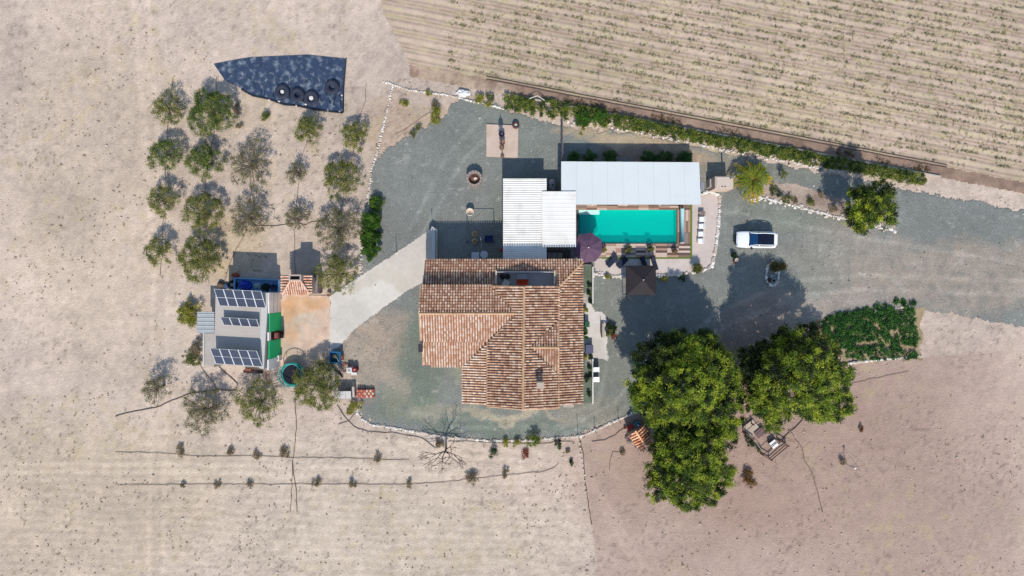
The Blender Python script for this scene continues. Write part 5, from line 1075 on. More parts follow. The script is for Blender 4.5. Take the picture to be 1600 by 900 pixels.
# ------------------------------------------------------------------ east side of the house
bc = thing('garden_bench', 'grey narrow bench on the pale paving beside potted plants', 'bench', P(941, 516), R(90))
MB().box((0, 0, .42), (1.5, .36, .05)).build('seat', CW, bc, bevel=.01); MB().box((0, .18, .68), (1.5, .05, .45)).build('backrest', mat('bench_back', C(120, 112, 108)), bc)
for x in (-.6, .6): MB().box((x, 0, .2), (.08, .34, .4)).build('leg', CW, bc)
for px, py, r, pal, m_, lab in ((949, 508, 3.5, DKG, TER, 'uppermost dark leafy pot beside the grey bench'), (958, 513, 4, DKG, TER, 'rightmost leafy pot of the cluster by the bench'), (953, 518, 4, MXG, CRP, 'pale pot in the middle of the cluster by the bench'), (958, 524, 3.5, [C(120, 60, 40), C(150, 90, 60)], TER, 'reddish plant pot at the bottom of the cluster'), (949, 521, 3.2, MXG, WH, 'white pot nearest the grey bench')):
    pot(lab, px, py, r, m_, pal, .03, .35, plant_r=r + .5)
for py, lab in ((577, 'upper white armchair outside the house wall'), (592, 'lower white armchair outside the house wall')):
    chair('garden_armchair', lab, P(930.5, py), R(0), WPL, wdt=.66, group='white armchairs beside the house')
nb = thing('low_wall', 'thin white kerb wall bordering the flower bed along the house', 'wall', P(925.5, 520))
for a, b in ((417, 474), (560, 630)):
    q0, q1 = P(925.5, b) - nb.location, P(925.5, a) - nb.location; MB().box((0, (q0.y + q1.y) / 2, .2), (.14, q1.y - q0.y, .4)).build('wall_section', WH, nb, bevel=.01)
vb = thing('plant_box', 'slate-blue box by the house wall at the end of the paving', 'box', P(919.5, 544)); MB().box((0, 0, .35), (.8, .85, .7)).build('body', mat('slate_blue', C(84, 84, 110), var=.1), vb, bevel=.02); MB().box((0, 0, .73), (.84, .9, .05)).build('lid', mat('slate_lid', C(96, 96, 124), var=.1), vb, bevel=.01)
gb = thing('garden_bin', 'small dark green box by the house wall at the top of the paving', 'box', P(916, 506)); MB().box((0, 0, .35), (.5, .6, .7)).build('body', mat('bin_green', C(40, 84, 58)), gb, bevel=.02); MB().box((0, 0, .73), (.52, .62, .05)).build('lid', mat('bin_green2', C(48, 96, 66)), gb)
bush(914.5, 520, 3, BG, 'narrow green climbing shrub between green box and slate-blue box', hgt=.9, ry=14, dens=1.2, leaf=(.14, .05))
for px, py, r, pal, lab in ((915, 483, 4, YG, 'yellow-green plant by the house wall above the paving'), (914, 555, 4, YG, 'yellow-green plant by the house wall below the slate-blue box'), (923, 471, 3, DKG, 'small dark plant on the kerb above the paving'), (921, 459, 3, DKG, 'dark plant in bed near the upper end'), (921, 446, 3, DKG, 'uppermost dark plant in the house bed'),
                            (916, 592, 4, DKG, 'dark twin plant in the lower house bed'), (922, 588, 3, DKG, 'dark plant on the kerb level with the lower armchair'), (921, 574, 3, DKG, 'dark plant on the kerb level with the upper armchair'), (921, 615, 3.5, DKG, 'lowest dark plant in the house bed'), (922, 558, 3, DKG, 'dark sprig beside the white ground below the slate-blue box')):
    bush(px, py, r, pal, lab, 'bed_plant', 'plant', hgt=.45, dens=1)
for pts, lab in (([(916, 470), (919, 476), (923, 482), (918, 484)], ''),): pass
rp = thing('stepping_slab', 'grey slab lying against the lower edge of the house roof', 'slab', P(888, 634)); MB().box((0, 0, .06), (1.2, .3, .12)).build('slab', CW, rp, bevel=.01)

# oval cactus ring contents, tan pots by the car
CAC = [G(110, 92, 30), G(84, 80, 34), G(140, 110, 44)]
bush(1209, 416, 7, CAC, 'brown-green cactus clump in the top of the oval stone ring', 'cactus', 'cactus', hgt=.6); bush(1222, 417, 7, CAC, 'rusty trailing plant just right of the oval stone ring', 'cactus', 'cactus', hgt=.5, dens=.8)
pot('small white pot inside the oval stone ring, right', 1210.5, 426.5, 1.8, WH, None, .03, .3); pot('small pale blue pot inside the oval stone ring, left', 1203.5, 432, 2, mat('pale_blue_pot', C(170, 196, 212)), None, .03, .3)
ct = thing('tyre_planter', 'dark tyre planter with pale rim at the bottom of the oval stone ring', 'planter', P(1208, 438.5)); MB().torus((0, 0, .14), .24, .08, 22, 8, 1.2).build('ring', mat('grey_rim', C(150, 150, 150), var=.2), ct, True); MB().lathe([(.2, .1), (.01, .12)], n=12).build('soil', BLK, ct)
bush(1201, 438, 3, [C(130, 84, 60), C(100, 60, 46)], 'reddish succulent beside the tyre in the stone ring', 'succulent', 'plant', hgt=.25)
pot('tan flower pot of the little cluster below the car front', 1149, 406.5, 3, CRP, None, .02, .35, soil=mat('tan_soil', C(220, 190, 150))); pot('terracotta pot under the tan pot below the car front', 1147, 409.5, 2.4, TER, None, .02, .25); pot('dark pot with weed at the top of the cluster below the car front', 1143.5, 400, 2.6, DKP, DKG, .02, .3, plant_r=3)
bush(1151, 401, 3, DKG, 'dark leafy sprig above the tan pot near the car', hgt=.4, name='small_plant', cat='plant')

# ------------------------------------------------------------------ yard clutter round the solar shed
BLT = mat('bright_blue_tarp', C(24, 66, 190), rough=.5, var=.15, scale=3); LBL = mat('light_blue_liner', C(128, 176, 222), rough=.5, var=.14, scale=2)
tr = thing('liner_tank', 'long shallow light blue lined tank along the top edge of the solar shed', 'tank', P(404, 447))
MB().box((0, 0, .04), (4.9, 1.5, .08), -.045).build('bottom', mat('liner_bottom', C(112, 160, 205), var=.35, scale=2.2), tr)
for c, d in (((0, .78, .26), (5.0, .12, .52)), ((0, -.78, .26), (5.0, .12, .52)), ((2.45, 0, .26), (.12, 1.5, .52)), ((-2.45, 0, .26), (.12, 1.5, .52))):
    cr_, sr_ = math.cos(-.045), math.sin(-.045); MB().box((c[0] * cr_ - c[1] * sr_, c[0] * sr_ + c[1] * cr_, c[2]), d, -.045).build('side', LBL, tr)
def blob(mb, c, rx, ry, rz, seed, n=14, rough=.25):
    g = np.random.default_rng(seed); vs = [(c[0], c[1], c[2] + rz)]; fs = []
    for i in range(1, 6):
        for j in range(n):
            a = 2 * math.pi * j / n; e = math.pi / 2 * i / 5; k = 1 + g.uniform(-rough, rough); vs.append((c[0] + rx * k * math.sin(e) * math.cos(a), c[1] + ry * k * math.sin(e) * math.sin(a), c[2] + rz * math.cos(e) * k))
    for j in range(n): fs.append((0, 1 + j, 1 + (j + 1) % n))
    for i in range(4):
        for j in range(n): fs.append((1 + i * n + j, 1 + (i + 1) * n + j, 1 + (i + 1) * n + (j + 1) % n, 1 + i * n + (j + 1) % n))
    return mb.add(vs, fs)
o = blob(MB(), (0, 0, 0), .72, .55, .7, 3, rough=.16).build('tarpaulin', BLT); o.location = P(385, 446) + Vector((0, 0, .1)); tag(o, 'bright blue tarpaulin bundle at the left end of the lined tank', 'tarpaulin')
def tyre(label, px, py, r, w_, m=RUB, hub=None, z=0.0, group=None, rz=0, flat=1.3):
    t = thing('tyre', label, 'tyre', P(px, py) + Vector((0, 0, z)), rz, group); MB().torus((0, 0, w_), r - w_ * .9, w_, 26, 8, flat).build('tread', m, t, True)
    MB().torus((0, 0, w_ * 1.2), r - w_ * 1.8, w_ * .25, 22, 6).build('bead', m, t, True)
    if hub: MB().lathe([(.01, w_ * 1.3), (hub, w_ * 1.2), (hub, 0)][::-1], n=14).build('hub_stone', WH, t)
    return t
tyre('dark tyre with pale slats inside, left of the blue tarpaulin', 365.5, 444.5, .5, .13); 
o = pallet_like('slatted_crate', 'small pale slatted crate lying inside the dark tyre by the tarp', 'crate', 365, 445, .34, .4, 3, mat('pale_slat', C(170, 164, 150)), .2, R(90), z=.1)
o = blob(MB(), (0, 0, 0), .4, .32, .3, 5).build('feed_bag', mat('blue_grey_bag', C(84, 108, 140), var=.25, scale=6)); o.location = P(354, 446.5); tag(o, 'blue-grey sack left of the dark tyre by the solar shed', 'sack')
o = blob(MB(), (0, 0, 0), .42, .28, .3, 6).build('scrap_heap', mat('rust_red', C(172, 92, 66), var=.35, scale=9)); o.location = P(368, 430); tag(o, 'rust-red scrap heap above the dark tyre', 'scrap')
o = blob(MB(), (0, 0, 0), .5, .42, .4, 8).build('brush_pile', mat('brown_brush', C(104, 86, 72), var=.4, scale=14)); o.location = P(346, 445); tag(o, 'brown brush pile at the upper left corner of the solar shed', 'brush pile')
for px, py, r, m_, lab, sd in ((403, 446, .42, mat('white_scrap', C(178, 196, 206), var=.5, scale=12), 'white and blue plastic scrap in the middle of the lined tank', 11), (416, 449, .5, mat('dark_green_net', C(24, 44, 34), var=.4, scale=10), 'dark green netting bundle in the lined tank', 12)):
    o = blob(MB(), (0, 0, 0), r, r * .8, .35, sd).build('net_bundle' if r > .45 else 'plastic_scrap', m_); o.location = P(px, py) + Vector((0, 0, .08)); tag(o, lab, 'bundle')
pot('dark navy round bucket at the right end of the lined tank', 431, 449, 5, mat('navy_bucket', C(16, 30, 84), rough=.5), None, .1, .5, name='bucket', soil=mat('navy_inside', C(10, 20, 60)))
rk = thing('storage_rack', 'dark rack standing in the doorway between the two green shutters', 'rack', P(442, 522))
for z in (.3, .8, 1.3): MB().box((0, 0, z), (.4, .75, .05)).build('shelf', BLK, rk)
for sx in (-1, 1):
    for sy in (-1, 1): MB().box((sx * .18, sy * .36, .68), (.05, .05, 1.36)).build('upright', DKP, rk)
bk = thing('plastic_box', 'dull red plastic box on the rack between the two green shutters', 'box', P(442, 522) + Vector((0, 0, 1.33))); MB().box((0, 0, .18), (.38, .6, .36)).build('body', mat('dull_red', C(170, 78, 74), var=.3, scale=9), bk, bevel=.02); MB().box((0, 0, .38), (.3, .4, .04)).build('contents', mat('brown_contents', C(120, 92, 84), var=.4, scale=14), bk)
wt = thing('washing_machine', 'white box machine with dark round opening beside the trampoline', 'washing machine', P(437, 558)); MB().box((0, 0, .42), (.62, .6, .84)).build('body', WH, wt, bevel=.03); MB().lathe([(.13, .845), (.13, .855), (.01, .856)], (.08, -.06, 0), 14).build('door', BLK, wt)
o = blob(MB(), (0, 0, 0), .2, .2, .3, 15).build('white_sack', WH); o.location = P(427, 575); tag(o, 'small pale sack below the lower green shutter', 'sack')
o = MB().box((0, 0, .2), (2.0, .34, .4), -.05).build('feed_trough', mat('dark_trough', C(60, 48, 44), var=.4, scale=9), bevel=.02); o.location = P(397, 580); tag(o, 'dark trough along the lower edge of the solar shed', 'trough')
o = MB().box((0, 0, .3), (.6, .2, .3), -.05).build('rusty_block', mat('rust_block', C(158, 90, 66), var=.3)); o.location = P(391, 577); tag(o, 'rusty block behind the dark trough', 'block')
for px, lab in ((416, 'left thin brown plank below the lower green shutter'), (421, 'right thin brown plank below the lower green shutter')):
    o = MB().box((0, 0, .04), (.1, 1.5, .08), .08).build('plank_board', mat('weathered_plank', C(176, 132, 112), var=.2, scale=6)); o.location = P(px, 590); tag(o, lab, 'plank')
tp = thing('trampoline', 'round trampoline with teal safety ring beside the broad olive tree', 'trampoline', P(462, 583)); TEAL = mat('teal_pad', C(44, 150, 142), rough=.6, var=.15, scale=3); TEN = mat('teal_net', C(84, 190, 180), rough=.6)
MB().lathe([(.01, .72), (1.12, .72), (1.12, .7), (.01, .7)][::-1], n=32).build('jumping_mat', mat('mat_black', C(26, 26, 38), var=.2, scale=5), tp); MB().torus((0, 0, .76), 1.2, .13, 40, 8, .4).build('safety_pad', TEAL, tp, True)
MB().torus((0, 0, 1.5), 1.26, .04, 40, 6).build('top_ring', TEN, tp, True)
for k in range(6):
    a = k * math.pi / 3 + .3; MB().tube([(1.27 * math.cos(a), 1.27 * math.sin(a), 0), (1.27 * math.cos(a), 1.27 * math.sin(a), 1.52)], .03, 6).build('pole', TEN, tp)
nt_ = MB()
for k in range(48):
    a = k * math.pi / 24; nt_.tube([(1.24 * math.cos(a), 1.24 * math.sin(a), .75), (1.24 * math.cos(a + .12), 1.24 * math.sin(a + .12), 1.48)], .008, 3)
nt_.build('netting', mat('dark_netting', C(20, 40, 44)), tp)

# brick oven hut with tiled roofs
ht = thing('oven_hut', 'small tiled hut with square chimney and fan-shaped central tile roof', 'hut', P(466, 452)); HB = mat('hut_plaster', C(206, 186, 166), var=.1)
MB().prism(wpoly([(442, 434), (487, 434), (487, 459), (442, 459)], 2.2, ht.location), 0, 2.2).build('wall', HB, ht)
TMH = mat('hut_tile', None, rough=.85, island=[C(206, 150, 122), C(232, 184, 156), C(240, 206, 184)], var=.1, scale=8)
def hutf(h0, h1, ax, p0, p1):
    return lambda x, y: h0 + (h1 - h0) * (((x if ax == 'x' else y) - p0) / (p1 - p0))
Lr, _ = plane3((457, 430, 2.9), (457, 459, 2.9), (440, 445, 2.4)); Rr, _ = plane3((466, 430, 2.9), (466, 459, 2.9), (489, 445, 2.4)); Cr, _ = plane3((452, 438, 3.05), (470, 438, 3.05), (460, 460, 2.45))
tile_roof([(457, 430), (452, 440), (441, 459), (441, 430)], Lr, (-1, 0), TMH, ht, pitch=.29); tile_roof([(469, 430), (489, 431), (487, 459), (483, 459), (470, 440)], Rr, (1, 0), TMH, ht, pitch=.29)
tile_roof([(453, 439), (470, 439), (484, 460), (441, 460)], Cr, (0, -1), TMH, ht, pitch=.24, course=.3)
for a, b in (((453, 439), (441, 460)), ((470, 439), (484, 460)), ((453, 438.5), (470, 438.5))): ridge(PH(*a, Cr, .1), PH(*b, Cr, .1), ht, TMH, r=.09, name='ridge_tiles')
chm = P(461, 434, 3.4) - ht.location; cb = MB()
for c, d in (((0, .26), (1.3, .14)), ((0, -.26), (1.3, .14)), ((.58, 0), (.14, .4)), ((-.58, 0), (.14, .4))): cb.box((chm.x + c[0], chm.y + c[1], 2.8), (d[0], d[1], 1.3))
cbo = cb.build('chimney', mat('hut_chimney', C(196, 176, 160), var=.1), ht); MB().box((chm.x, chm.y, 2.7), (1.0, .4, .9)).build('flue_opening', BLK, cbo)
MB().prism(wpoly([(488, 431), (497, 431), (496, 457), (488, 458)], 1.2, ht.location), 0, 1.2).build('side_slab', mat('mauve_slab', C(150, 134, 138), var=.12), ht)
pot('round dark pot at the lower right corner of the tiled hut', 502, 456, 2.6, DKT, None, .03, .4); pot('round tan pot where the terrace meets the concrete ramp', 515, 460, 3.4, mat('tan_pot', C(176, 138, 110)), None, .07, .3)

# blue cart and clutter, lower left of the yard
BLU = mat('cart_blue', C(28, 104, 158), rough=.5, var=.15, scale=6)
ct = thing('garden_cart', 'bright blue open cart with orange wheel at the lower end of the ramp', 'cart', P(527.5, 557), -.06)
MB().box((0, 0, .5), (.95, 1.1, .06)).build('bed', mat('cart_bed', C(40, 84, 84), var=.4, scale=8), ct)
for c, d in (((0, .58, .68), (1.15, .14, .36)), ((0, -.58, .68), (1.15, .1, .36)), ((.55, 0, .68), (.12, 1.1, .36)), ((-.55, 0, .68), (.1, 1.1, .36))): MB().box(c, d).build('side', BLU, ct)
for s_ in (-1, 1): MB().tube([(s_ * .62, 0, .28), (s_ * .7, 0, .28)], .28, 16).build('wheel', mat('orange_wheel', C(206, 106, 50)), ct)
MB().tube([(-.1, .3, .6), (.5, -.5, .85)], .03, 6).build('handle', WH, ct); MB().tube([(.35, -.6, .5), (.3, -.95, .4)], .05, 6).build('hitch', BLU, ct); blob(MB(), (-.14, .12, .52), .22, .2, .25, 31).build('load', mat('sand_load', C(196, 172, 140), var=.3, scale=9), ct)
def junk(label, name, cat, px, py, d, m, rz=0, parts=()):
    t = thing(name, label, cat, P(px, py), rz); MB().box((0, 0, d[2] / 2), d).build('body', m, t, bevel=min(d) * .08)
    for nm, c, e, mm in parts: MB().box(c, e).build(nm, mm, t, bevel=.01)
    return t
PLT = mat('pallet_wood', C(150, 96, 84), var=.25, scale=6)
pallet_like('wooden_pallet', 'narrow reddish pallet above the junk pile right of the blue cart', 'pallet', 541, 569, .8, .16, 2, PLT, .14)
g = random.Random(2); br_ = thing('brick_pile', 'loose pile of pinkish bricks left of the white cooker', 'bricks', P(540, 577)); bm_ = MB().box((0, 0, .05), (.24, .12, .09)); bo = bm_.build('brick', mat('pink_brick', C(190, 150, 134), var=.2, scale=9), br_)
for k in range(16):
    o = bo if k == 0 else bo.copy()
    if k: COL.objects.link(o); o.parent = br_
    o.location = (g.uniform(-.45, .45), g.uniform(-.42, .42), g.choice([0, 0, .09])); o.rotation_euler = (0, 0, g.uniform(0, 3))
junk('white square cooker in the junk pile right of the blue cart', 'cooker', 'cooker', 549, 577, (.6, .6, .8), WH, .05, (('hob', (0, 0, .81), (.3, .3, .02), mat('hob_grey', C(170, 170, 172))),))
junk('white low box below the dark red drum', 'storage_box', 'box', 555, 583, (.6, .26, .4), WH, 0, (('lid', (0, 0, .42), (.62, .3, .03), WH),))
t = thing('drum', 'dark red drum at the right side of the junk pile', 'drum', P(557, 576)); MB().lathe([(.01, 0), (.28, 0), (.28, .7), (.24, .72), (.01, .7)], n=18).build('body', mat('dark_red', C(112, 36, 44), var=.2), t, True); MB().lathe([(.01, .72), (.12, .74), (.12, .78), (.01, .78)], (.02, 0, 0), 10).build('bung', mat('salmon', C(220, 130, 110)), t)
bn = thing('workbench', 'white topped bench with dark shadow at the right of the broad olive tree', 'bench', P(540, 614)); 
for k in range(3): MB().box((-.62 + k * .62, 0, .98), (.6, .82, .06)).build('top_board', mat('bench_white', C(216, 212, 206), var=.06), bn, bevel=.01)
MB().box((0, 0, .5), (1.7, .6, .9)).build('cabinet', mat('cabinet_dark', C(90, 84, 84), var=.2), bn)
junk('grey upright panel at the right end of the white bench', 'panel_board', 'panel', 555, 610, (.3, 1.1, .7), mat('grey_panel', C(176, 160, 150), var=.1), .05, (('edge_strip', (0, 0, .72), (.08, 1.12, .04), WH),))
def stack(label, px, py, cols, rows, m, m2, nm='tile_stack'):
    t = thing(nm, label, 'tile stack', P(px, py), .03)
    pallet = MB().box((0, 0, .05), (cols * .22 + .1, rows * .3 + .1, .1)).build('pallet', PLT, t); base_ = MB().box((0, 0, .25), (.19, .27, .3)); o1 = base_.build('bundle', m, t, bevel=.01); o2 = base_.build('bundle', m2, t, bevel=.01); k = 0
    for i in range(cols):
        for j in range(rows):
            src = o1 if (i + j) % 2 else o2; o = src
            if src.get('used'): o = src.copy(); COL.objects.link(o); o.parent = t
            src['used'] = 1; o.location = ((i - (cols - 1) / 2) * .22, (j - (rows - 1) / 2) * .3, random.uniform(0, .12))
    for o in (o1, o2):
        if 'used' in o: del o['used']
TR1 = mat('stack_red', C(190, 96, 76), var=.2, scale=8); TR2 = mat('stack_cream', C(226, 200, 180), var=.1, scale=8)
stack('stack of red roof tiles right of the white bench', 565, 614, 4, 3, TR1, mat('stack_pink', C(206, 140, 120), var=.2)); stack('stack of cream and red roof tiles, rightmost on the gravel corner', 578, 614, 5, 3, TR2, TR1)
t = thing('hose_coil', 'black hose trailing from the blue cart down to the bench', 'hose', (0, 0, 0)); MB().tube([P(518, 562, .06), P(519, 572, .06), P(524, 578, .06), P(531, 583, .06), P(535, 590, .06)], .08, 6).build('hose', BLK, t, True); MB().torus(tuple(P(519, 566, .1)), .25, .05, 18, 5).build('loop', BLK, t, True)

# plastic sheet with tyres
ps = thing('plastic_sheet', 'dark blue plastic pond sheet weighed down at the top left', 'plastic sheet', P(470, 130)); PSM = mat('dark_plastic_sheet', C(58, 72, 96), rough=.35, var=.35, scale=1.2, bump=.05, bscale=2.5, spec=.5, dirt_or_sheen=(C(160, 168, 176), .8), dscale=1.6)  # pale noise patches paint in the light catching on creases
poly = [(334, 100), (352, 126), (378, 139), (396, 149), (420, 154), (445, 163), (462, 164), (490, 170), (512, 173), (536, 176), (537, 139), (541, 92), (480, 86), (390, 90)]
MB().prism(wpoly(poly, 0, ps.location), .0, .06).build('sheet', PSM, ps, bevel=.02)
def edgepts(ps_): return [P(a, b) - ps.location + Vector((0, 0, .08)) for a, b in ps_]
MB().tube(edgepts([(378, 140), (396, 150), (420, 155), (445, 164), (462, 165), (490, 171), (512, 174), (536, 176.5)]), .1, 6).build('rolled_edge', mat('dark_roll', C(40, 46, 58), var=.2), ps, True)
MB().tube(edgepts([(536.5, 176), (537, 139), (541, 92)]), .07, 6).build('rolled_edge', mat('dark_roll', None), ps, True)
for i in range(14):
    x = 384 + i * 11.5; MB().tube(edgepts([(x, 118 + i * .5), (x + random.uniform(-6, 6), 134 + i), (x + random.uniform(-8, 8), 146 + i * 1.6)]), random.uniform(.03, .06), 4).build('fold', PSM, ps, True)
for px, py, r, hub, lab in ((443, 145, .8, .2, 'left big tyre on the dark plastic sheet'), (466.5, 150, .78, None, 'middle big tyre without hub on the dark plastic sheet'), (488, 155, .82, .24, 'right big tyre with bright white centre on the dark plastic sheet'), (520, 138, .8, None, 'big tyre near the right end of the plastic sheet, highest in the photo')):
    tyre(lab, px, py, r, .24, mat('grey_tyre', C(52, 58, 74), var=.2, scale=8), hub, .06, 'tyres on the plastic sheet', flat=.8)
for i, (px, py) in enumerate(((421, 156), (436, 159), (463, 165), (478, 163), (531, 175), (534, 149), (512, 173))):
    o = MB().rock((0, 0, 0), .13).build('stone', STW); o.location = P(px, py, .1); tag(o, ['white stone holding the left edge of the plastic sheet', 'second white stone along the lower edge of plastic sheet', 'white stone below the middle tyre', 'white stone between middle and right tyre', 'white stone at the lower right corner of plastic sheet', 'white stone on the right side of plastic sheet', 'white stone below the bright hub tyre'][i], 'stone', 'stones weighing down the plastic sheet')
o = blob(MB(), (0, 0, 0), .8, .45, .4, 19, rough=.3).build('white_rubble_heap', mat('white_rubble', C(226, 226, 224), var=.3, scale=9)); o.location = P(724, 146); tag(o, 'heap of white rubble at the top corner of the gravel yard', 'rubble')
t = thing('pipe_arch', 'thin white bent pipe lying over the hedge near the top', 'pipe', (0, 0, 0)); MB().tube([P(827, 154, .7), P(840, 149.5, .8), P(851, 157, .7)], .04, 6).build('pipe', WH, t); 

# tiled kiosk and wire pen, lower right
kk = thing('tiled_kiosk', 'small rotated kiosk with orange barrel tile roof left of the lower pine', 'kiosk', P(1000, 683, 1.5) - Vector((0, 0, 1.5)))
MB().prism(wpoly([(984, 682), (1003, 669), (1016, 692), (1004, 702)], 1.4, kk.location), 0, 1.35).build('wall', HB, kk); KT = mat('kiosk_tile', None, rough=.85, island=[C(214, 140, 96, .9), C(244, 176, 128, .9), C(248, 204, 168, .9)], var=.1, scale=8)
K1, _ = plane3((993, 673, 1.9), (1009, 697, 1.9), (983, 680, 1.55)); K2, _ = plane3((993, 673, 1.9), (1009, 697, 1.9), (1004, 665, 1.55))
dv = Vector((-(697 - 673), -(1009 - 993))).normalized()
tile_roof([(993, 673), (1009, 697), (1006, 707), (995, 697), (981, 682)], K1, (dv.x, dv.y), KT, kk, pitch=.3); tile_roof([(993, 673), (1005, 664), (1015, 681), (1019, 692), (1009, 697)], K2, (-dv.x, -dv.y), KT, kk, pitch=.3)
ridge(PH(993, 673, K1, .1), PH(1009, 697, K1, .1), kk, KT, name='ridge_tiles')
t = thing('barrel', 'dark teal blue barrel at the top of the tiled kiosk', 'barrel', P(994, 661)); MB().lathe([(.01, 0), (.36, 0), (.4, .4), (.36, .85), (.01, .86)], n=20).build('body', mat('teal_barrel', C(48, 92, 112), rough=.5, var=.25, scale=5), t, True); MB().torus((0, 0, .86), .33, .03, 20, 6).build('rim', mat('barrel_rim', C(120, 160, 176)), t, True); blob(MB(), (.02, -.04, .8), .15, .12, .12, 44).build('lid_stone', WH, t)
t = thing('wheelbarrow', 'red wheelbarrow tipped left of the dark teal barrel', 'wheelbarrow', P(982.5, 666), .4); MB().box((0, 0, .4), (.6, .42, .24), top=1.35).build('tray', mat('barrow_red', C(172, 68, 58), rough=.5, var=.2), t); MB().tube([(-.45, 0, .16), (-.45, .07, .16)], .16, 14).build('wheel', RUB, t)
for s_ in (-1, 1): MB().tube([(-.45, s_ * .05, .2), (.7, s_ * .24, .5)], .02, 5).build('handle', DKP, t)
o = blob(MB(), (0, 0, 0), .2, .16, .25, 45).build('white_sack', WH); o.location = P(980, 670); tag(o, 'small white sack below the red wheelbarrow', 'sack')
o = blob(MB(), (0, 0, 0), .3, .55, .35, 46).build('rubble_pile', mat('grey_rubble', C(130, 118, 108), var=.3, scale=9)); o.location = P(982, 687); o.rotation_euler = (0, 0, .5); tag(o, 'grey rubble along the left wall of the tiled kiosk', 'rubble')
o = MB().box((0, 0, .1), (.35, 2.3, .2)).build('concrete_kerb', CW, bevel=.02); o.location = P(1018, 672); o.rotation_euler = (0, 0, R(38)); tag(o, 'pale concrete kerb between tiled kiosk and the pine', 'kerb')
pn = thing('wire_pen', 'low brown timber pen on bare soil below right pine', 'pen', P(1196, 682)); WD = mat('brown_timber', C(112, 86, 74), var=.2, scale=6)
A = [(1161, 676), (1189, 712), (1201, 716), (1227, 694), (1213, 687)]
def rail(t, pts, hgts, r, m, nm):
    for a, b in zip(pts[:-1], pts[1:]):
        for h in hgts:
            p, q = P(*a, 0) - t.location, P(*b, 0) - t.location; p.z = q.z = h; MB().tube([p, q], r, 5).build(nm, m, t)
rail(pn, [(1188, 708), (1201, 716), (1227, 694), (1214, 686)], (.15, .6), .06, WD, 'rail'); rail(pn, [(1188, 708), (1213, 686)], (.6,), .04, WD, 'rail'); rail(pn, [(1161, 675), (1175, 685)], (.1, .6), .07, WD, 'rail'); rail(pn, [(1175, 685), (1188, 703)], (.5,), .025, CW, 'rail'); rail(pn, [(1161, 672), (1173, 661), (1182, 656)], (.6,), .04, WD, 'rail'); rail(pn, [(1161, 674), (1162, 650)], (.5,), .03, WD, 'rail')
for a, b in ((1201, 716), (1227, 694), (1188, 708), (1161, 675), (1173, 661), (1214, 686)):
    p = P(a, b) - pn.location; MB().box((p.x, p.y, .4), (.12, .12, .8)).build('post', WD, pn)
cv = thing('plastic_cover', 'square white plastic lid inside the brown timber pen', 'lid', P(1206, 692), R(37)); MB().box((0, 0, .45), (.78, .78, .05), top=.97).build('cover', WPL, cv, bevel=.01); MB().box((0, 0, .2), (.7, .7, .4)).build('box_body', mat('box_grey', C(110, 100, 96)), cv); MB().box((0, .03, .485), (.6, .03, .02)).build('handle', GREYT, cv)
sh = thing('roof_sheet', 'purplish brown corrugated board in the middle of the pen', 'board', P(1186, 675), R(40))
for k in range(4): MB().box((0, -.3 + k * .2, .3 + .02 * (k % 2)), (1.2, .16, .04)).build('slat', mat('purple_board', C(124, 98, 100), var=.15), sh)
o = MB().box((0, 0, .12), (1.4, 1.5, .1)).build('glass_panel', mat('pale_glass_sheet', C(196, 178, 160), rough=.4, var=.12, scale=2), bevel=.01); o.location = P(1174, 669); o.rotation_euler = (0, 0, R(38)); tag(o, 'pale flat sheet lying at upper left end of the pen', 'sheet')
sp = thing('sprinkler_post', 'thin white-topped post with guy wires at the lower right', 'post', P(1320, 723)); MB().tube([(0, 0, 0), (0, 0, 1.6)], .04, 6).build('shaft', WH, sp); MB().lathe([(.01, 1.6), (.12, 1.62), (.12, 1.72), (.01, 1.74)], n=12).build('cap', WH, sp, True)
for px, py in ((1352, 726), (1345, 736), (1313, 722)): q = P(px, py) - sp.location; MB().tube([(0, 0, 1.5), q], .015, 4).build('guy_wire', DKP, sp)
bush(1316, 721, 5, DRY, 'dry weed around foot of the post with guy wires', 'small_plant', 'plant', hgt=.3, rag=.5)

# bare tree
bt = thing('bare_tree', 'leafless dark branching tree straddling the hose below the house', 'bare tree', P(697, 700)); DB = mat('dark_branch', C(92, 70, 62), var=.2); g = random.Random(8); tb_ = MB(); lb = MB()
tb_.tube([(0, -.1, -.05), (.05, 0, .8), (.1, .1, 1.6)], .13, 7, .09).build('trunk', DB, bt, True)
def limb(p, d, r, n):
    if n == 0 or r < .008: return
    pts = [p]; q = Vector(p)
    for _ in range(3):
        d = (d + Vector((g.uniform(-.35, .35), g.uniform(-.35, .35), g.uniform(-.12, .18)))).normalized(); q = q + d * (.12 + .055 * n); pts.append(tuple(q))
    lb.tube(pts, r, 5, r * .6)
    for _ in range(2 + (n > 2)): limb(tuple(q), (d + Vector((g.uniform(-.9, .9), g.uniform(-.9, .9), g.uniform(-.1, .4)))).normalized(), r * .6, n - 1)
for d in ((-1, -.9, .3), (-.3, -1, .4), (1, .1, .4), (.4, .9, .6), (-.9, .3, .5), (.6, -.4, .6)): limb((.08, .08, 1.4), Vector(d).normalized(), .065, 4)
lb.build('branches', DB, bt)

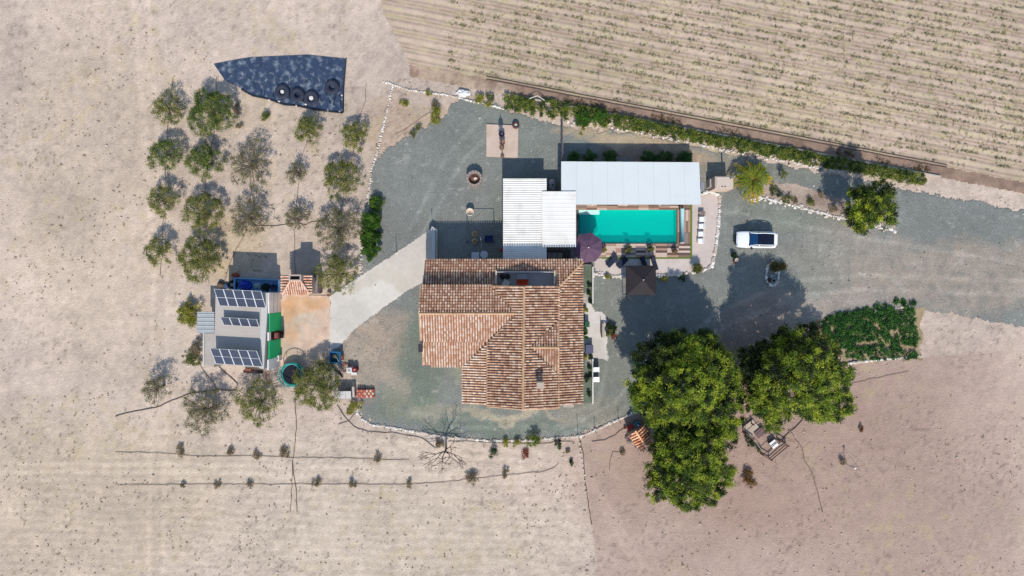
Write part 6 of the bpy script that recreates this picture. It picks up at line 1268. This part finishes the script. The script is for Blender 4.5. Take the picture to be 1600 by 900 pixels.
# drip hoses
HOS = mat('drip_hose', C(138, 118, 104), var=.15); BH = mat('black_hose', C(104, 86, 76), var=.1)
def hose(pts, label, r=.035, m=HOS):
    r = r * .7
    P2 = []
    for (a, b), (c, d) in zip(pts[:-1], pts[1:]):
        n = max(2, int(math.hypot(c - a, d - b) / 8))
        for k in range(n):
            t = k / n; P2.append(P(a + (c - a) * t + random.uniform(-.8, .8), b + (d - b) * t + random.uniform(-.8, .8), .02))
    P2.append(P(*pts[-1], .02)); return tag(MB().tube(P2, r, 5).build('drip_hose', m, smooth=True), label, 'hose', 'drip hoses')
hose([(338, 120), (336, 180), (333, 215), (322, 275), (320, 300), (322, 330), (319, 380), (322, 400)], 'drip hose down the column under the largest dark olive')
hose([(270, 120), (262, 200), (257, 290), (253, 400), (250, 430)], 'drip hose along the leftmost olive column')
hose([(400, 220), (392, 270), (393, 300), (397, 325), (388, 350), (377, 376), (362, 402), (350, 440), (338, 452)], 'drip hose through the sparse third column down to the solar shed', .045)
hose([(573, 130), (570, 160), (561, 185), (552, 240), (537, 300), (533, 330), (546, 370), (540, 410)], 'drip hose just left of the white stone line')
hose([(482, 215), (476, 232), (469, 250), (466, 290), (463, 320), (461, 345), (460, 375), (461, 428)], 'drip hose through the tiny olives to the tiled hut')
hose([(392, 352), (430, 353), (450, 350), (478, 351), (487, 347), (500, 346), (530, 347)], 'drip hose crossing left to right between two olive columns', .045)
hose([(180, 650), (249, 635), (278, 622), (300, 614), (330, 610), (369, 610), (371, 600), (358, 587), (342, 573)], 'thick black hose curving from left edge to the solar shed', .06, BH)
hose([(312, 571), (322, 585), (335, 600), (338, 609)], 'short black hose joining at the lower left corner of solar shed', .04, BH)
hose([(180, 706), (249, 708), (300, 713), (360, 713), (400, 712), (450, 715), (540, 716), (640, 719)], 'long drip hose along the upper sapling row')
hose([(180, 758), (249, 757), (400, 757), (550, 757), (640, 757), (700, 753), (740, 748), (800, 742), (850, 737), (866, 731), (873, 724)], 'long drip hose along the bottom sapling row ending in a loop')
hose([(461, 622), (463, 660), (461, 690), (457, 720), (458, 740), (463, 765), (464, 800)], 'black hose running down from the broad olive tree', .05, BH)
hose([(457, 720), (456, 760), (453, 800)], 'second black hose splitting off toward the bottom left', .04, BH)
hose([(527, 632), (538, 650), (552, 666), (575, 675), (620, 677), (660, 684), (680, 700)], 'black hose following the house stone line at its left end', .045, BH)
hose([(555, 645), (545, 658), (529, 663)], 'short black hose stub left of the house stone line', .04, BH)
hose([(700, 689), (740, 690), (790, 692), (850, 694), (870, 689), (898, 691)], 'thin hose through the row of round plants', .035, BH)
hose([(1260, 648), (1247, 665), (1234, 674), (1218, 690)], 'brown hose from right pine to the timber pen', .06)
hose([(1233, 672), (1243, 686), (1254, 702), (1258, 720), (1270, 742), (1277, 765), (1285, 800)], 'brown hose wandering down the bare pink soil', .06)
hose([(907, 690), (912, 715), (914, 745), (917, 775), (925, 820)], 'dark hose beside the sparse stone line', .07, BH)
hose([(978, 667), (960, 680), (945, 688), (925, 690)], 'dark hose leading from the kiosk toward the post', .045)
hose([(970, 706), (958, 706), (954, 716), (952, 735)], 'thin curled hose on the pink soil left of kiosk', .03)
hose([(1318, 603), (1351, 595), (1420, 580)], 'thin hose at the right edge above the weed', .03)
hose([(620, 210), (650, 190), (672, 175), (676, 168)], 'thin hose across the sandy corner above gravel', .025)
